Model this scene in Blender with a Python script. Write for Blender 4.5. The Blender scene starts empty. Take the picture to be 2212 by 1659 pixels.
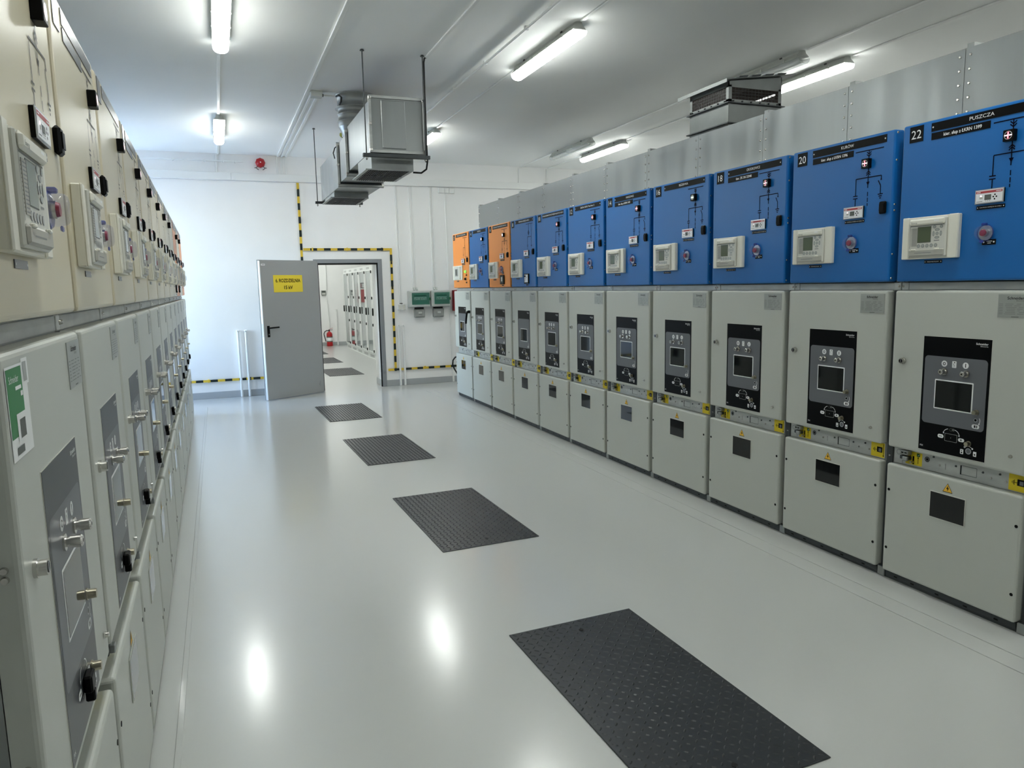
import bpy, bmesh, math, random
from mathutils import Matrix, Vector
random.seed(7)
SC = bpy.context.scene
COL = SC.collection
PI = math.pi

# ------------------------------------------------------------------ materials
def lin(c):
    return tuple(((v/255)/12.92 if v/255 <= .04045 else (((v/255)+.055)/1.055)**2.4) for v in c)
MATS = {}
def mat(name, rgb, rough=.5, metal=0., var=0., vscale=6., bump=0., bscale=120., emit=None, estr=0., trans=0., alpha=1., spec=.5, coat=0., stretch=None, ior=1.45, rvar=0.):
    m = bpy.data.materials.new(name); m.use_nodes = True
    nt = m.node_tree; b = nt.nodes['Principled BSDF']
    c = lin(rgb) + (1,)
    b.inputs['Base Color'].default_value = c
    b.inputs['Roughness'].default_value = rough
    b.inputs['Metallic'].default_value = metal
    b.inputs['Specular IOR Level'].default_value = spec
    b.inputs['IOR'].default_value = ior
    b.inputs['Coat Weight'].default_value = coat
    b.inputs['Transmission Weight'].default_value = trans
    b.inputs['Alpha'].default_value = alpha
    if emit:
        b.inputs['Emission Color'].default_value = lin(emit) + (1,)
        b.inputs['Emission Strength'].default_value = estr
    if var or bump or rvar:
        tc = nt.nodes.new('ShaderNodeTexCoord'); mp = nt.nodes.new('ShaderNodeMapping')
        nt.links.new(tc.outputs['Object'], mp.inputs['Vector'])
        if stretch: mp.inputs['Scale'].default_value = stretch
    if var or rvar:
        n = nt.nodes.new('ShaderNodeTexNoise'); n.inputs['Scale'].default_value = vscale; n.inputs['Detail'].default_value = 4
        nt.links.new(mp.outputs['Vector'], n.inputs['Vector'])
        if var:
            r = nt.nodes.new('ShaderNodeValToRGB')
            r.color_ramp.elements[0].position = .3; r.color_ramp.elements[1].position = .7
            r.color_ramp.elements[0].color = tuple(v*(1-var) for v in c[:3]) + (1,)
            r.color_ramp.elements[1].color = tuple(min(1, v*(1+var)) for v in c[:3]) + (1,)
            nt.links.new(n.outputs['Fac'], r.inputs['Fac']); nt.links.new(r.outputs['Color'], b.inputs['Base Color'])
        if rvar:
            mr = nt.nodes.new('ShaderNodeMapRange')
            mr.inputs['To Min'].default_value = max(.02, rough-rvar); mr.inputs['To Max'].default_value = rough+rvar
            mr.inputs['From Min'].default_value = .3; mr.inputs['From Max'].default_value = .7
            nt.links.new(n.outputs['Fac'], mr.inputs['Value']); nt.links.new(mr.outputs['Result'], b.inputs['Roughness'])
    if bump:
        n2 = nt.nodes.new('ShaderNodeTexNoise'); n2.inputs['Scale'].default_value = bscale; n2.inputs['Detail'].default_value = 3
        bp = nt.nodes.new('ShaderNodeBump'); bp.inputs['Strength'].default_value = bump; bp.inputs['Distance'].default_value = .01
        nt.links.new(mp.outputs['Vector'], n2.inputs['Vector']); nt.links.new(n2.outputs['Fac'], bp.inputs['Height'])
        nt.links.new(bp.outputs['Normal'], b.inputs['Normal'])
    MATS[name] = m
    return m
mat('floor_epoxy', (202,204,201), .3, bump=.035, bscale=260, coat=1.)
MATS['floor_epoxy'].node_tree.nodes['Principled BSDF'].inputs['Coat Roughness'].default_value = .17
mat('wall_paint', (242,242,241), .7, var=.012, vscale=3, bump=.03, bscale=60)
mat('ceiling_paint', (241,242,240), .8, var=.015, vscale=1.2, bump=.05, bscale=25)
mat('baseboard_grey', (168,172,174), .4)
mat('grey_paint', (190,193,186), .38, var=.01, vscale=2, bump=.01, bscale=500)
mat('blue_paint', (18,102,174), .36, bump=.01, bscale=500)
mat('orange_paint', (243,150,66), .36, bump=.01, bscale=500)
mat('cream_paint', (205,196,170), .33, bump=.035, bscale=420)
mat('zinc', (188,191,189), .45, .35, var=.12, vscale=25, stretch=(.3,1,1.), bump=.02, bscale=60)
mat('galvanised', (154,158,157), .45, .5, var=.10, vscale=9, stretch=(1,1,.15), bump=.03, bscale=30, rvar=.1)
mat('vent_steel', (120,124,123), .42, .5, var=.08, vscale=9)
mat('duct_steel', (152,156,156), .36, .8, var=.07, vscale=7, stretch=(1,1,.12), bump=.02, bscale=14, rvar=.08)
mat('dark_steel', (74,78,80), .5, .5, var=.1)
mat('chrome', (205,203,198), .22, 1.)
mat('brass_steel', (178,172,152), .3, 1.)
mat('black_plastic', (5,5,6), .42, spec=.15)
mat('black_foil', (5,6,9), .35, spec=.15)
mat('navy_line', (4,6,30), .5, spec=.1)
mat('dark_line', (70,68,62), .45)
mat('grey_foil', (104,107,112), .38)
mat('dark_foil', (52,56,62), .35)
mat('white_print', (240,242,242), .5)
mat('plate_grey', (168,172,168), .35, .3)
mat('grey_plate_dark', (88,90,92), .28)
mat('print_grey', (92,96,92), .5)
mat('print_light', (124,128,124), .5)
mat('glass_dark', (14,17,18), .045, spec=.6)
mat('ivory', (228,226,214), .42)
mat('panel_white', (208,208,200), .42)
mat('ivory_shadow', (176,175,166), .45)  # darker ivory for the relay flap, label strip and instrument faces
mat('lcd', (84,96,74), .18)
mat('lcd_dark', (92,97,92), .2)
mat('key_grey', (128,130,130), .45)
mat('silver_trim', (178,180,184), .3, .7)
mat('meter_white', (232,233,236), .35)
mat('stripe_red', (176,66,70), .45)
mat('button_red', (150,30,34), .35)
mat('red_paint', (172,18,24), .3)
mat('dark_red', (128,12,18), .35)
mat('label_yellow', (226,202,38), .45)
mat('sign_yellow', (238,214,60), .5)
mat('warning_yellow', (240,190,60), .45)
mat('sticker_green', (44,128,70), .45)
mat('tag_green', (20,92,48), .45)
mat('cover_clear', (120,138,200), .05, alpha=.16, spec=.8)
mat('cover_rim', (52,70,165), .1, alpha=.6)
mat('hatch_black', (54,57,60), .36, .2, var=.06, vscale=8)
mat('hatch_edge', (34,36,38), .5)
mat('door_grey', (158,161,161), .42, bump=.01, bscale=500)
mat('door_edge', (222,226,228), .35)
mat('frame_grey', (140,143,146), .45)
mat('gasket_black', (22,23,24), .7)
mat('pvc_white', (234,235,233), .45)
mat('lamp_housing', (176,179,174), .5)
mat('clip_dark', (60,62,62), .5)
mat('lens_lit', (255,255,255), .3, emit=(251,255,250), estr=21.)
nt = MATS['lens_lit'].node_tree; g_ = nt.nodes.new('ShaderNodeNewGeometry'); sx = nt.nodes.new('ShaderNodeSeparateXYZ'); ab = nt.nodes.new('ShaderNodeMath'); ab.operation = 'ABSOLUTE'; mr = nt.nodes.new('ShaderNodeMapRange')
mr.inputs['To Min'].default_value = 2.5; mr.inputs['To Max'].default_value = 33.      # glow set by facing: sides dimmed to hold back halos on the ceiling
nt.links.new(g_.outputs['Normal'], sx.inputs[0]); nt.links.new(sx.outputs['Z'], ab.inputs[0]); nt.links.new(ab.outputs[0], mr.inputs['Value']); nt.links.new(mr.outputs['Result'], nt.nodes['Principled BSDF'].inputs['Emission Strength'])
mat('lens_clear', (226,232,230), .12, alpha=.35)
mat('tube_white', (238,240,240), .3)
mat('housing_grey', (196,200,196), .45)
mat('socket_grey', (150,153,150), .5)
mat('green_glass', (20,120,95), .1, alpha=.3)
mat('green_inner', (120,150,142), .5)
mat('breaker_white', (222,230,228), .45)
mat('strip_yellow', (222,188,60), .5)
mat('strip_black', (20,34,30), .5)
mat('cabinet_white', (222,224,222), .4)
mat('mirror_glass', (170,178,178), .06, .75)
mat('mesh_brown', (52,38,30), .4, alpha=.5, spec=.2)
mat('grille_dark', (66,68,70), .45, .4)
mat('grille_black', (6,6,7), .9)
mat('cable_black', (16,17,18), .5)
mat('wire_grey', (150,152,150), .5)
mat('yellow_green_wire', (176,180,50), .5)
mat('window_glass', (235,245,245), .02, alpha=.08)
mat('led_red', (255,70,90), .3, emit=(255,70,100), estr=.9)
mat('led_white', (255,235,240), .3, emit=(255,220,228), estr=.8)
mat('led_green', (215,240,225), .3, emit=(205,240,220), estr=1.0)
mat('led_off', (190,192,190), .3)
mat('green_lamp', (120,220,80), .3, emit=(120,230,80), estr=.8)
mat('concrete', (206,208,206), .9)
mat('hatch_soft', (78,81,83), .5, var=.05, vscale=8)

# ------------------------------------------------------------------ mesh builder
LOC = lambda u, v, w: (u, -w, v)          # u right, v up, w out of the front
WLD = lambda x, y, z: (x, y, z)
def rel(o): return lambda x,y,z: (x-o[0], y-o[1], z-o[2])
def wallmap(y): return lambda u, v, w: (u, y-w, v)
TXT = {}
def glyphs(s, bold=0.):
    key = (s, bold)
    if key not in TXT:
        cu = bpy.data.curves.new('t', 'FONT'); cu.body = s; cu.offset = bold; cu.resolution_u = 3
        ob = bpy.data.objects.new('t', cu)
        me = ob.to_mesh()
        vs = [(v.co.x, v.co.y) for v in me.vertices]; fs = [tuple(p.vertices) for p in me.polygons]
        ob.to_mesh_clear(); bpy.data.objects.remove(ob); bpy.data.curves.remove(cu)
        x0 = min(v[0] for v in vs); x1 = max(v[0] for v in vs)
        TXT[key] = (vs, fs, x0, x1)
    return TXT[key]
def rounded(a0,a1,b0,b1,c0,c1,r,seg=3):
    bm = bmesh.new(); bmesh.ops.create_cube(bm, size=1)
    for v in bm.verts: v.co = ((a0+a1)/2+v.co.x*(a1-a0), (b0+b1)/2+v.co.y*(b1-b0), (c0+c1)/2+v.co.z*(c1-c0))
    es = [e for e in bm.edges if not all(abs(v.co.z-c0) < 1e-6 for v in e.verts)]
    bmesh.ops.bevel(bm, geom=es, offset=r, segments=seg, profile=.5, affect='EDGES')
    bm.verts.index_update(); out = ([tuple(v.co) for v in bm.verts], [tuple(v.index for v in f.verts) for f in bm.faces]); bm.free(); return out
class MB:
    def __init__(s, m=LOC): s.v = []; s.f = []; s.k = []; s.sm = []; s.m = m
    def add(s, vs, fs, mt, smooth=False):
        o = len(s.v); s.v += [s.m(*p) for p in vs]
        for f in fs: s.f.append(tuple(i+o for i in f)); s.k.append(mt); s.sm.append(smooth)
        return s
    def box(s, a0, a1, b0, b1, c0, c1, mt, ch=0.):
        lo = (min(a0,a1), min(b0,b1), min(c0,c1)); hi = (max(a0,a1), max(b0,b1), max(c0,c1))
        if ch <= 0:
            vs = [(x,y,z) for x in (lo[0],hi[0]) for y in (lo[1],hi[1]) for z in (lo[2],hi[2])]
            return s.add(vs, [(0,1,3,2),(4,6,7,5),(0,4,5,1),(2,3,7,6),(0,2,6,4),(1,5,7,3)], mt)
        ch = min(ch, min(hi[i]-lo[i] for i in range(3))*.49)
        vs = []; idx = {}
        for cx in (0,1):
            for cy in (0,1):
                for cz in (0,1):
                    c = (cx,cy,cz)
                    for a in range(3):
                        p = [(lo[i] if c[i]==0 else hi[i]) if i==a else (lo[i]+ch if c[i]==0 else hi[i]-ch) for i in range(3)]
                        idx[(c,a)] = len(vs); vs.append(tuple(p))
        fs = []
        for a in range(3):
            o = [i for i in range(3) if i != a]
            for sg in (0,1):
                q = []
                for (p,r) in ((0,0),(1,0),(1,1),(0,1)):
                    c = [0,0,0]; c[a] = sg; c[o[0]] = p; c[o[1]] = r; q.append(idx[(tuple(c),a)])
                fs.append(tuple(q))
            for p in (0,1):
                for r in (0,1):
                    q = []
                    for t, ax in ((0,o[0]),(1,o[0]),(1,o[1]),(0,o[1])):
                        c = [0,0,0]; c[a] = t; c[o[0]] = p; c[o[1]] = r; q.append(idx[(tuple(c),ax)])
                    fs.append(tuple(q))
        for cx in (0,1):
            for cy in (0,1):
                for cz in (0,1): fs.append(tuple(idx[((cx,cy,cz),a)] for a in range(3)))
        return s.add(vs, fs, mt)
    def cyl(s, p, q, r0, mt, r1=None, n=16, caps=True, cm=None):
        r1 = r0 if r1 is None else r1
        p = Vector(p); q = Vector(q); d = (q-p).normalized()
        x = d.orthogonal().normalized(); y = d.cross(x)
        ring = lambda c, r: [tuple(c + (x*math.cos(2*PI*i/n) + y*math.sin(2*PI*i/n))*r) for i in range(n)]
        a = ring(p, r0); b = ring(q, r1)
        s.add(a+b, [(i,(i+1)%n,n+(i+1)%n,n+i) for i in range(n)], mt, True)
        if caps:
            s.add(a, [tuple(range(n))[::-1]], cm or mt); s.add(b, [tuple(range(n))], cm or mt)
        return s
    def lathe(s, c, ax, prof, mt, n=20):
        c = Vector(c); d = Vector(ax).normalized(); x = d.orthogonal().normalized(); y = d.cross(x); vs = []; fs = []
        for h, r in prof:
            for i in range(n): vs.append(tuple(c + d*h + (x*math.cos(2*PI*i/n)+y*math.sin(2*PI*i/n))*max(r,1e-5)))
        for j in range(len(prof)-1):
            for i in range(n): fs.append((j*n+i, j*n+(i+1)%n, (j+1)*n+(i+1)%n, (j+1)*n+i))
        return s.add(vs, fs, mt, True)
    def tube(s, pts, r, mt, n=8):
        pts = [Vector(p) for p in pts]; vs = []; fs = []; prev = None
        for i, p in enumerate(pts):
            d = (pts[min(i+1,len(pts)-1)] - pts[max(i-1,0)]).normalized()
            x = d.orthogonal().normalized() if prev is None else (prev - d*prev.dot(d)).normalized()
            prev = x; y = d.cross(x)
            for k in range(n): vs.append(tuple(p + (x*math.cos(2*PI*k/n)+y*math.sin(2*PI*k/n))*r))
        for j in range(len(pts)-1):
            for k in range(n): fs.append((j*n+k, j*n+(k+1)%n, (j+1)*n+(k+1)%n, (j+1)*n+k))
        fs.append(tuple(range(n))[::-1]); fs.append(tuple(range((len(pts)-1)*n, len(pts)*n)))
        return s.add(vs, fs, mt, True)
    # flat marks, lying on the plane w
    def poly(s, pts, w, mt): return s.add([(a,b,w) for a,b in pts], [tuple(range(len(pts)))], mt)
    def rect(s, a0, a1, b0, b1, w, mt): return s.poly([(a0,b0),(a1,b0),(a1,b1),(a0,b1)], w, mt)
    def line(s, p, q, wd, w, mt):
        dx, dy = q[0]-p[0], q[1]-p[1]; L = math.hypot(dx,dy) or 1; nx, ny = -dy/L*wd/2, dx/L*wd/2
        return s.poly([(p[0]+nx,p[1]+ny),(p[0]-nx,p[1]-ny),(q[0]-nx,q[1]-ny),(q[0]+nx,q[1]+ny)], w, mt)
    def path(s, pts, wd, w, mt):
        for a, b in zip(pts, pts[1:]): s.line(a, b, wd, w, mt)
        return s
    def disc(s, a, b, r, w, mt, n=20, rb=None): return s.poly([(a+r*math.cos(2*PI*i/n), b+(rb or r)*math.sin(2*PI*i/n)) for i in range(n)], w, mt)
    def ring(s, a, b, r0, r1, w, mt, n=24, t0=0, t1=2*PI):
        vs = []; fs = []
        for i in range(n+1):
            t = t0+(t1-t0)*i/n; vs += [(a+r0*math.cos(t), b+r0*math.sin(t), w), (a+r1*math.cos(t), b+r1*math.sin(t), w)]
        for i in range(n): fs.append((2*i,2*i+1,2*i+3,2*i+2))
        return s.add(vs, fs, mt)
    def rrect(s, a0, a1, b0, b1, r, w, mt, n=5):
        pts = []
        for (cx,cy,t) in ((a1-r,b1-r,0),(a0+r,b1-r,PI/2),(a0+r,b0+r,PI),(a1-r,b0+r,1.5*PI)):
            for i in range(n+1): pts.append((cx+r*math.cos(t+PI/2*i/n), cy+r*math.sin(t+PI/2*i/n)))
        return s.poly(pts, w, mt)
    def text(s, t, a, b, h, w, mt, width=None, align='c', bold=0.):
        vs, fs, x0, x1 = glyphs(t, bold); k = h/.73; kx = k if width is None else width/(x1-x0)
        ww = (x1-x0)*kx; ox = {'c': a-ww/2, 'l': a, 'r': a-ww}[align]
        return s.add([(ox+(x-x0)*kx, b+y*k, w) for x,y in vs], fs, mt)
    def mesh(s, name):
        me = bpy.data.meshes.new(name); me.from_pydata(s.v, [], s.f)
        ks = list(dict.fromkeys(s.k))
        for k in ks: me.materials.append(MATS[k])
        me.polygons.foreach_set('material_index', [ks.index(k) for k in s.k])
        me.polygons.foreach_set('use_smooth', s.sm)
        bm = bmesh.new(); bm.from_mesh(me); bmesh.ops.recalc_face_normals(bm, faces=bm.faces[:]); bm.to_mesh(me); bm.free()
        me.update(); return me

CACHE = {}
def ob(name, mb, parent=None, key=None, label=None):
    """link one mesh object; meshes with the same key are shared"""
    if key is None: me = mb().mesh(name) if callable(mb) else mb.mesh(name)
    else:
        if key not in CACHE: CACHE[key] = (mb() if callable(mb) else mb).mesh(name)
        me = CACHE[key]
    o = bpy.data.objects.new(name, me); COL.objects.link(o); o.parent = parent
    if label: o['label'] = label
    return o
def tag(o, label, cat, group=None):
    o['label'] = label; o['category'] = cat
    if group: o['group'] = group
    return o
def thing(name, label, cat, loc=(0,0,0), rz=0, group=None):
    o = bpy.data.objects.new(name, None); COL.objects.link(o); o.empty_display_size = .2
    o.location = loc; o.rotation_euler = (0,0,rz)
    return tag(o, label, cat, group)
def single(name, mb, label, cat, group=None, bottom=True):
    """a thing that is one mesh, origin at the middle of its underside"""
    xs, ys, zs = zip(*mb.v); c = ((min(xs)+max(xs))/2, (min(ys)+max(ys))/2, min(zs) if bottom else max(zs))
    mb.v = [(x-c[0], y-c[1], z-c[2]) for x,y,z in mb.v]
    o = ob(name, mb); o.location = c
    return tag(o, label, cat, group)
def struct(name, mb, parent=None):
    o = ob(name, mb, parent); 
    if parent is None: o['kind'] = 'structure'
    return o

# ------------------------------------------------------------------ the room
YW = 11.75; CZ = 3.59; XL, XR_, YR, YB = -2.7, 6.6, -3.2, 21.2; WT = .5
DX0, DX1, DZ = 1.475, 2.43, 2.0
m = MB(WLD); m.box(XL-.3, XR_+.3, YR-.3, YB+.3, -.2, 0, 'floor_epoxy'); struct('floor', m)
m = MB(WLD); m.box(XL-.3, XR_+.3, YR-.3, YB+.3, CZ, CZ+.05, 'ceiling_paint'); struct('ceiling', m)
m = MB(WLD)
m.box(XL, DX0, YW, YW+WT, 0, CZ, 'wall_paint').box(DX1, XR_, YW, YW+WT, 0, CZ, 'wall_paint').box(DX0, DX1, YW, YW+WT, DZ, CZ, 'wall_paint'); struct('wall_back', m)
m = MB(WLD); m.box(XR_, XR_+.3, YR, YB, 0, CZ, 'wall_paint'); struct('wall_right', m)
m = MB(WLD); m.box(XL-.3, XR_+.3, YR-.3, YR, 0, CZ, 'wall_paint'); struct('wall_front', m)
m = MB(WLD); m.box(XL-.3, XR_+.3, YB, YB+.3, 0, CZ, 'wall_paint'); struct('wall_far_room', m)
m = MB(WLD); m.box(-16, XL-.3, 2, 20, -.25, -.2, 'concrete'); struct('ground', m)  # unseen pale ground, added to bounce daylight up to the ceiling
for n_, x in (('trim_left', -.235), ('trim_right', 2.93), ('trim_right_2', 3.05)):  # right-hand ridges added to stand in for bright reflection lines on the floor
    m = MB(WLD); m.box(x-.012, x+.012, .3, 10.9, 0, .004, 'floor_epoxy', .0035); struct(n_, m)
# left wall with a window past the end of the left row
WY0, WY1, WZ0, WZ1 = 10.35, 11.6, .85, 3.1
m = MB(WLD)
m.box(XL-.3, XL, YR, WY0, 0, CZ, 'wall_paint').box(XL-.3, XL, WY1, YB, 0, CZ, 'wall_paint').box(XL-.3, XL, WY0, WY1, 0, WZ0, 'wall_paint').box(XL-.3, XL, WY0, WY1, WZ1, CZ, 'wall_paint'); struct('wall_left', m)
w1 = bpy.data.objects.new('window_1', None); COL.objects.link(w1); w1['kind'] = 'structure'
m = MB(WLD)
for a in (WY0, (WY0+WY1)/2-.03, WY1-.06): m.box(XL-.2, XL-.14, a, a+.06, WZ0, WZ1, 'pvc_white')
for a in (WZ0, WZ1-.06): m.box(XL-.2, XL-.14, WY0, WY1, a, a+.06, 'pvc_white')
ob('window_frame', m, w1)
m = MB(WLD); m.box(XL-.172, XL-.168, WY0, WY1, WZ0, WZ1, 'window_glass'); ob('window_pane', m, w1)
m = MB(WLD); m.box(XL-.14, XL+.05, WY0, WY1, WZ0-.03, WZ0, 'pvc_white'); ob('window_sill', m, w1)
def bb(name, *boxes):
    m = MB(WLD)
    for b in boxes: m.box(*b, 'baseboard_grey', .003)
    struct(name, m)
bb('baseboard_back', (XL, 1.42, YW-.01, YW, 0, .1), (2.49, XR_, YW-.01, YW, 0, .1))
bb('baseboard_reveal', (DX1-.008, DX1, YW+.02, YW+WT, 0, .1))
bb('baseboard_far_room', (XL, XR_, YB-.01, YB, 0, .1))
bb('baseboard_left', (XL, XL+.01, YR, YW, 0, .1))
bb('baseboard_right', (XR_-.01, XR_, YR, YW, 0, .1))

# door: frame in the wall, leaf swung wide open against the wall
d1 = bpy.data.objects.new('door_1', None); COL.objects.link(d1); d1['kind'] = 'structure'; d1.location = (DX0, YW, 0)
def wl(f): return lambda u, v, w: (u-DX0, -w, v)
m = MB(wl(0))
m.box(1.42, DX0+.004, 0, DZ+.06, -.04, .018, 'frame_grey', .003).box(DX1-.004, 2.49, 0, DZ+.06, -.04, .018, 'frame_grey', .003).box(DX0+.004, DX1-.004, DZ, DZ+.06, -.04, .018, 'frame_grey', .003)
m.box(DX0+.004, DX0+.02, 0, DZ, -.04, 0, 'gasket_black').box(DX1-.022, DX1-.004, 0, DZ, -.04, -.005, 'gasket_black').box(DX0, DX1, DZ-.025, DZ, -.04, -.005, 'gasket_black')
ob('door_frame', m, d1)
A = Vector((.604, 11.076, 0)); B = Vector((1.468, 11.594, 0))
ang = math.atan2(B.y-A.y, B.x-A.x); L = (B-A).length
Rm = Matrix.Rotation(ang, 3, 'Z')
def leafmap(u, v, w):     # u along the leaf from its free edge, w out of the face seen
    p = A + Rm @ Vector((u, -w, v)) - Vector((DX0, YW, 0)); return tuple(p)
m = MB(leafmap)
m.box(0, L, .008, 2.02, -.058, 0, 'door_grey', .003)
m.box(-.012, 0, .008, 2.02, -.05, -.004, 'door_edge', .002)
m.box(-.02, 0, .008, 2.035, -.062, -.05, 'door_grey', .002).box(0, L, 2.02, 2.035, -.062, -.04, 'door_grey', .002)
m.box(-.0135, -.0115, .93, 1.12, -.038, -.018, 'chrome')
leaf = ob('door_leaf', m, d1)
m = MB(leafmap)
m.box(.2, .705, 1.568, 1.817, .001, .004, 'sign_yellow')
m.text('6. ROZDZIELNIA', .452, 1.713, .052, .0048, 'black_plastic', width=.43, bold=.022).text('15 kV', .452, 1.613, .052, .0048, 'black_plastic', width=.15, bold=.022)
o = ob('sign', m, leaf); o['label'] = 'yellow sign reading 6. ROZDZIELNIA 15 kV'
m = MB(leafmap)
m.box(.045, .088, .925, 1.09, 0, .009, 'black_plastic', .006)
m.cyl((.067, 1.058, .008), (.067, 1.058, .05), .011, 'black_plastic').cyl((.06, 1.058, .05), (.215, 1.063, .052), .011, 'black_plastic')
m.disc(.067, .965, .007, .0095, 'chrome').rect(.0655, .0685, .952, .965, .0097, 'chrome')
ob('door_handle', m, leaf, label='black lever door handle')
m = MB(leafmap); m.box(.012, .074, 1.953, 1.978, 0, .004, 'white_print'); m.rect(.02, .066, 1.962, 1.969, .0043, 'print_grey'); ob('door_tag', m, leaf)
m = MB(leafmap)
m.tube([(.945, .19, .002), (.925, .17, .012), (.915, .14, .012), (.93, .115, .008), (.95, .11, .002)], .003, 'wire_grey', 6)
ob('earthing_wire', m, leaf)
m = MB(leafmap)
for z in (.25, 1.75): m.cyl((L+.004, z, -.03), (L+.004, z+.12, -.03), .012, 'frame_grey')
ob('hinge', m, leaf)

# ------------------------------------------------------------------ switchgear cabinets
PIT = .75; UW = .705
def hexbolt(m, u, v, w, r=.006, mt='chrome', h=.004): m.cyl((u,v,w), (u,v,w+h), r, mt, r*.75, n=10)
def arrowhead(m, p, d, sz, w, mt):
    L = math.hypot(*d); d = (d[0]/L, d[1]/L); n = (-d[1], d[0])
    m.poly([(p[0]+d[0]*sz, p[1]+d[1]*sz), (p[0]+n[0]*sz*.55, p[1]+n[1]*sz*.55), (p[0]-n[0]*sz*.55, p[1]-n[1]*sz*.55)], w, mt)
def body_mb():
    m = MB()
    m.box(.002, .748, .05, 1.574, -1.35, -.047, 'galvanised')
    m.box(.004, .746, 1.574, 2.325, -.425, -.062, 'galvanised')
    for a, b in ((.0025, .042), (.705, .7475)):             # jointing posts showing in the gap between doors
        m.box(a, b, 1.536, 1.573, -.047, -.041, 'zinc', .002)
        hexbolt(m, .012 if a < .1 else .738, 1.555, -.041, .006)
    m.box(.71, .7475, .05, 1.534, -.047, -.043, 'dark_steel')  # post coloured dark to paint in the shaded gap between doors
    for v in (.085, .665): hexbolt(m, .73, v, -.043, .006)
    m.box(.044, .703, 1.538, 1.571, -.047, -.044, 'zinc')
    m.box(.03, .72, 1.5745, 1.577, -.4, -.05, 'gasket_black')
    return m
def plinth_mb(lo):
    m = MB(); m.box(.001, .749, lo, .05, -1.35, -.03, 'dark_steel').box(.004, .7, lo+.014, .044, -.03, -.024, 'dark_steel', .002)
    m.box(.706, .7485, lo+.002, .05, -.03, -.02, 'galvanised', .002)
    for u in (.06, .16, .3, .45, .6): m.rect(u, u+.02, .02, .027, -.0215, 'black_plastic')
    return m
def pan_mb(v0, v1, mt, dep, ch=.01, screws=()):
    m = MB(); m.add(*rounded(.0, UW, v0, v1, -dep, 0, ch), mt)
    for v in screws: m.cyl((UW, v, -.017), (UW+.004, v, -.017), .006, 'chrome', .004, n=10)
    return m
def window_mb(u0, u1, v0, v1, frame):
    m = MB(); m.box(u0-.004, u1+.004, v0-.004, v1+.004, .0005, .003, frame, .001)
    m.rect(u0, u1, v0, v1, .0036, 'glass_dark'); return m
def diagram_mb(kind, mt, left=False):
    m = MB(); w = .0012; t = .005
    L = lambda *p: m.path(p, t, w, mt)
    L((.461,2.263),(.640,2.263))
    if kind == 'std':
        L((.549,2.263),(.549,2.215))
        for v in (2.243, 2.231): L((.535,v+.012),(.549,v),(.563,v+.012))
        L((.549,2.175),(.549,2.07))
        for v in (2.157, 2.147): L((.536,v-.012),(.549,v),(.562,v-.012))
        L((.471,2.124),(.632,2.124)); arrowhead(m, (.549,2.102), (0,-1), .02, w, mt)
        for a, b in ((2.05,2.028),(2.02,1.998),(1.992,1.978)): L((.55,a),(.55,b))
        L((.471,2.124),(.471,2.036)); L((.471,2.022),(.471,1.975))
        L((.456,2.036),(.486,2.036)); L((.456,2.023),(.486,2.023))
        L((.632,2.124),(.632,2.104)); m.disc(.632, 2.104, .0045, w, mt)
        L((.614,2.1),(.63,2.072),(.63,2.03))
        for k, hw in enumerate((.016,.010,.005)): L((.63-hw,2.03-.01*k),(.63+hw,2.03-.01*k))
    elif kind == 'measure':
        L((.53,2.263),(.53,2.2)); 
        for r in (.026,.012): L((.53,2.17+r),(.53+r*.9,2.17),(.53,2.17-r),(.53-r*.9,2.17),(.53,2.17+r))
        L((.53,2.263),(.53,2.14)); L((.6,2.263),(.6,2.1)); L((.5,2.124),(.6,2.124)); L((.5,2.124),(.5,2.036)); L((.5,2.022),(.5,1.975))
        L((.486,2.036),(.514,2.036)); L((.486,2.023),(.514,2.023)); L((.59,2.1),(.604,2.07),(.604,2.03))
        for k, hw in enumerate((.016,.010,.005)): L((.604-hw,2.03-.01*k),(.604+hw,2.03-.01*k))
    else:
        L((.549,2.263),(.549,2.09)); arrowhead(m, (.549,2.24), (0,-1), .018, w, mt); arrowhead(m, (.549,2.15), (0,1), .018, w, mt)
        L((.48,2.13),(.56,2.13)); L((.48,2.13),(.48,2.036)); L((.48,2.022),(.48,1.975)); L((.466,2.036),(.494,2.036)); L((.466,2.023),(.494,2.023))
        L((.56,2.13),(.56,2.0),(.66,2.0))
    return m
def indicator_mb(state):
    m = MB(); m.box(.52,.568,2.171,2.219,.0,.024,'black_plastic',.002)
    m.ring(.544,2.195,.015,.0175,.0245,'led_off'); 
    if state == 'on': m.rect(.528,.56,2.1925,2.1975,.0246,'led_white').rect(.5405,.5475,2.181,2.209,.0248,'led_red').rect(.5425,.5455,2.183,2.207,.025,'led_white')
    elif state == 'off': m.disc(.544,2.195,.014,.0246,'led_off').rect(.53,.558,2.1915,2.1985,.0249,'led_green')
    else: m.disc(.544,2.195,.0145,.0246,'led_white')
    return m
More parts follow.
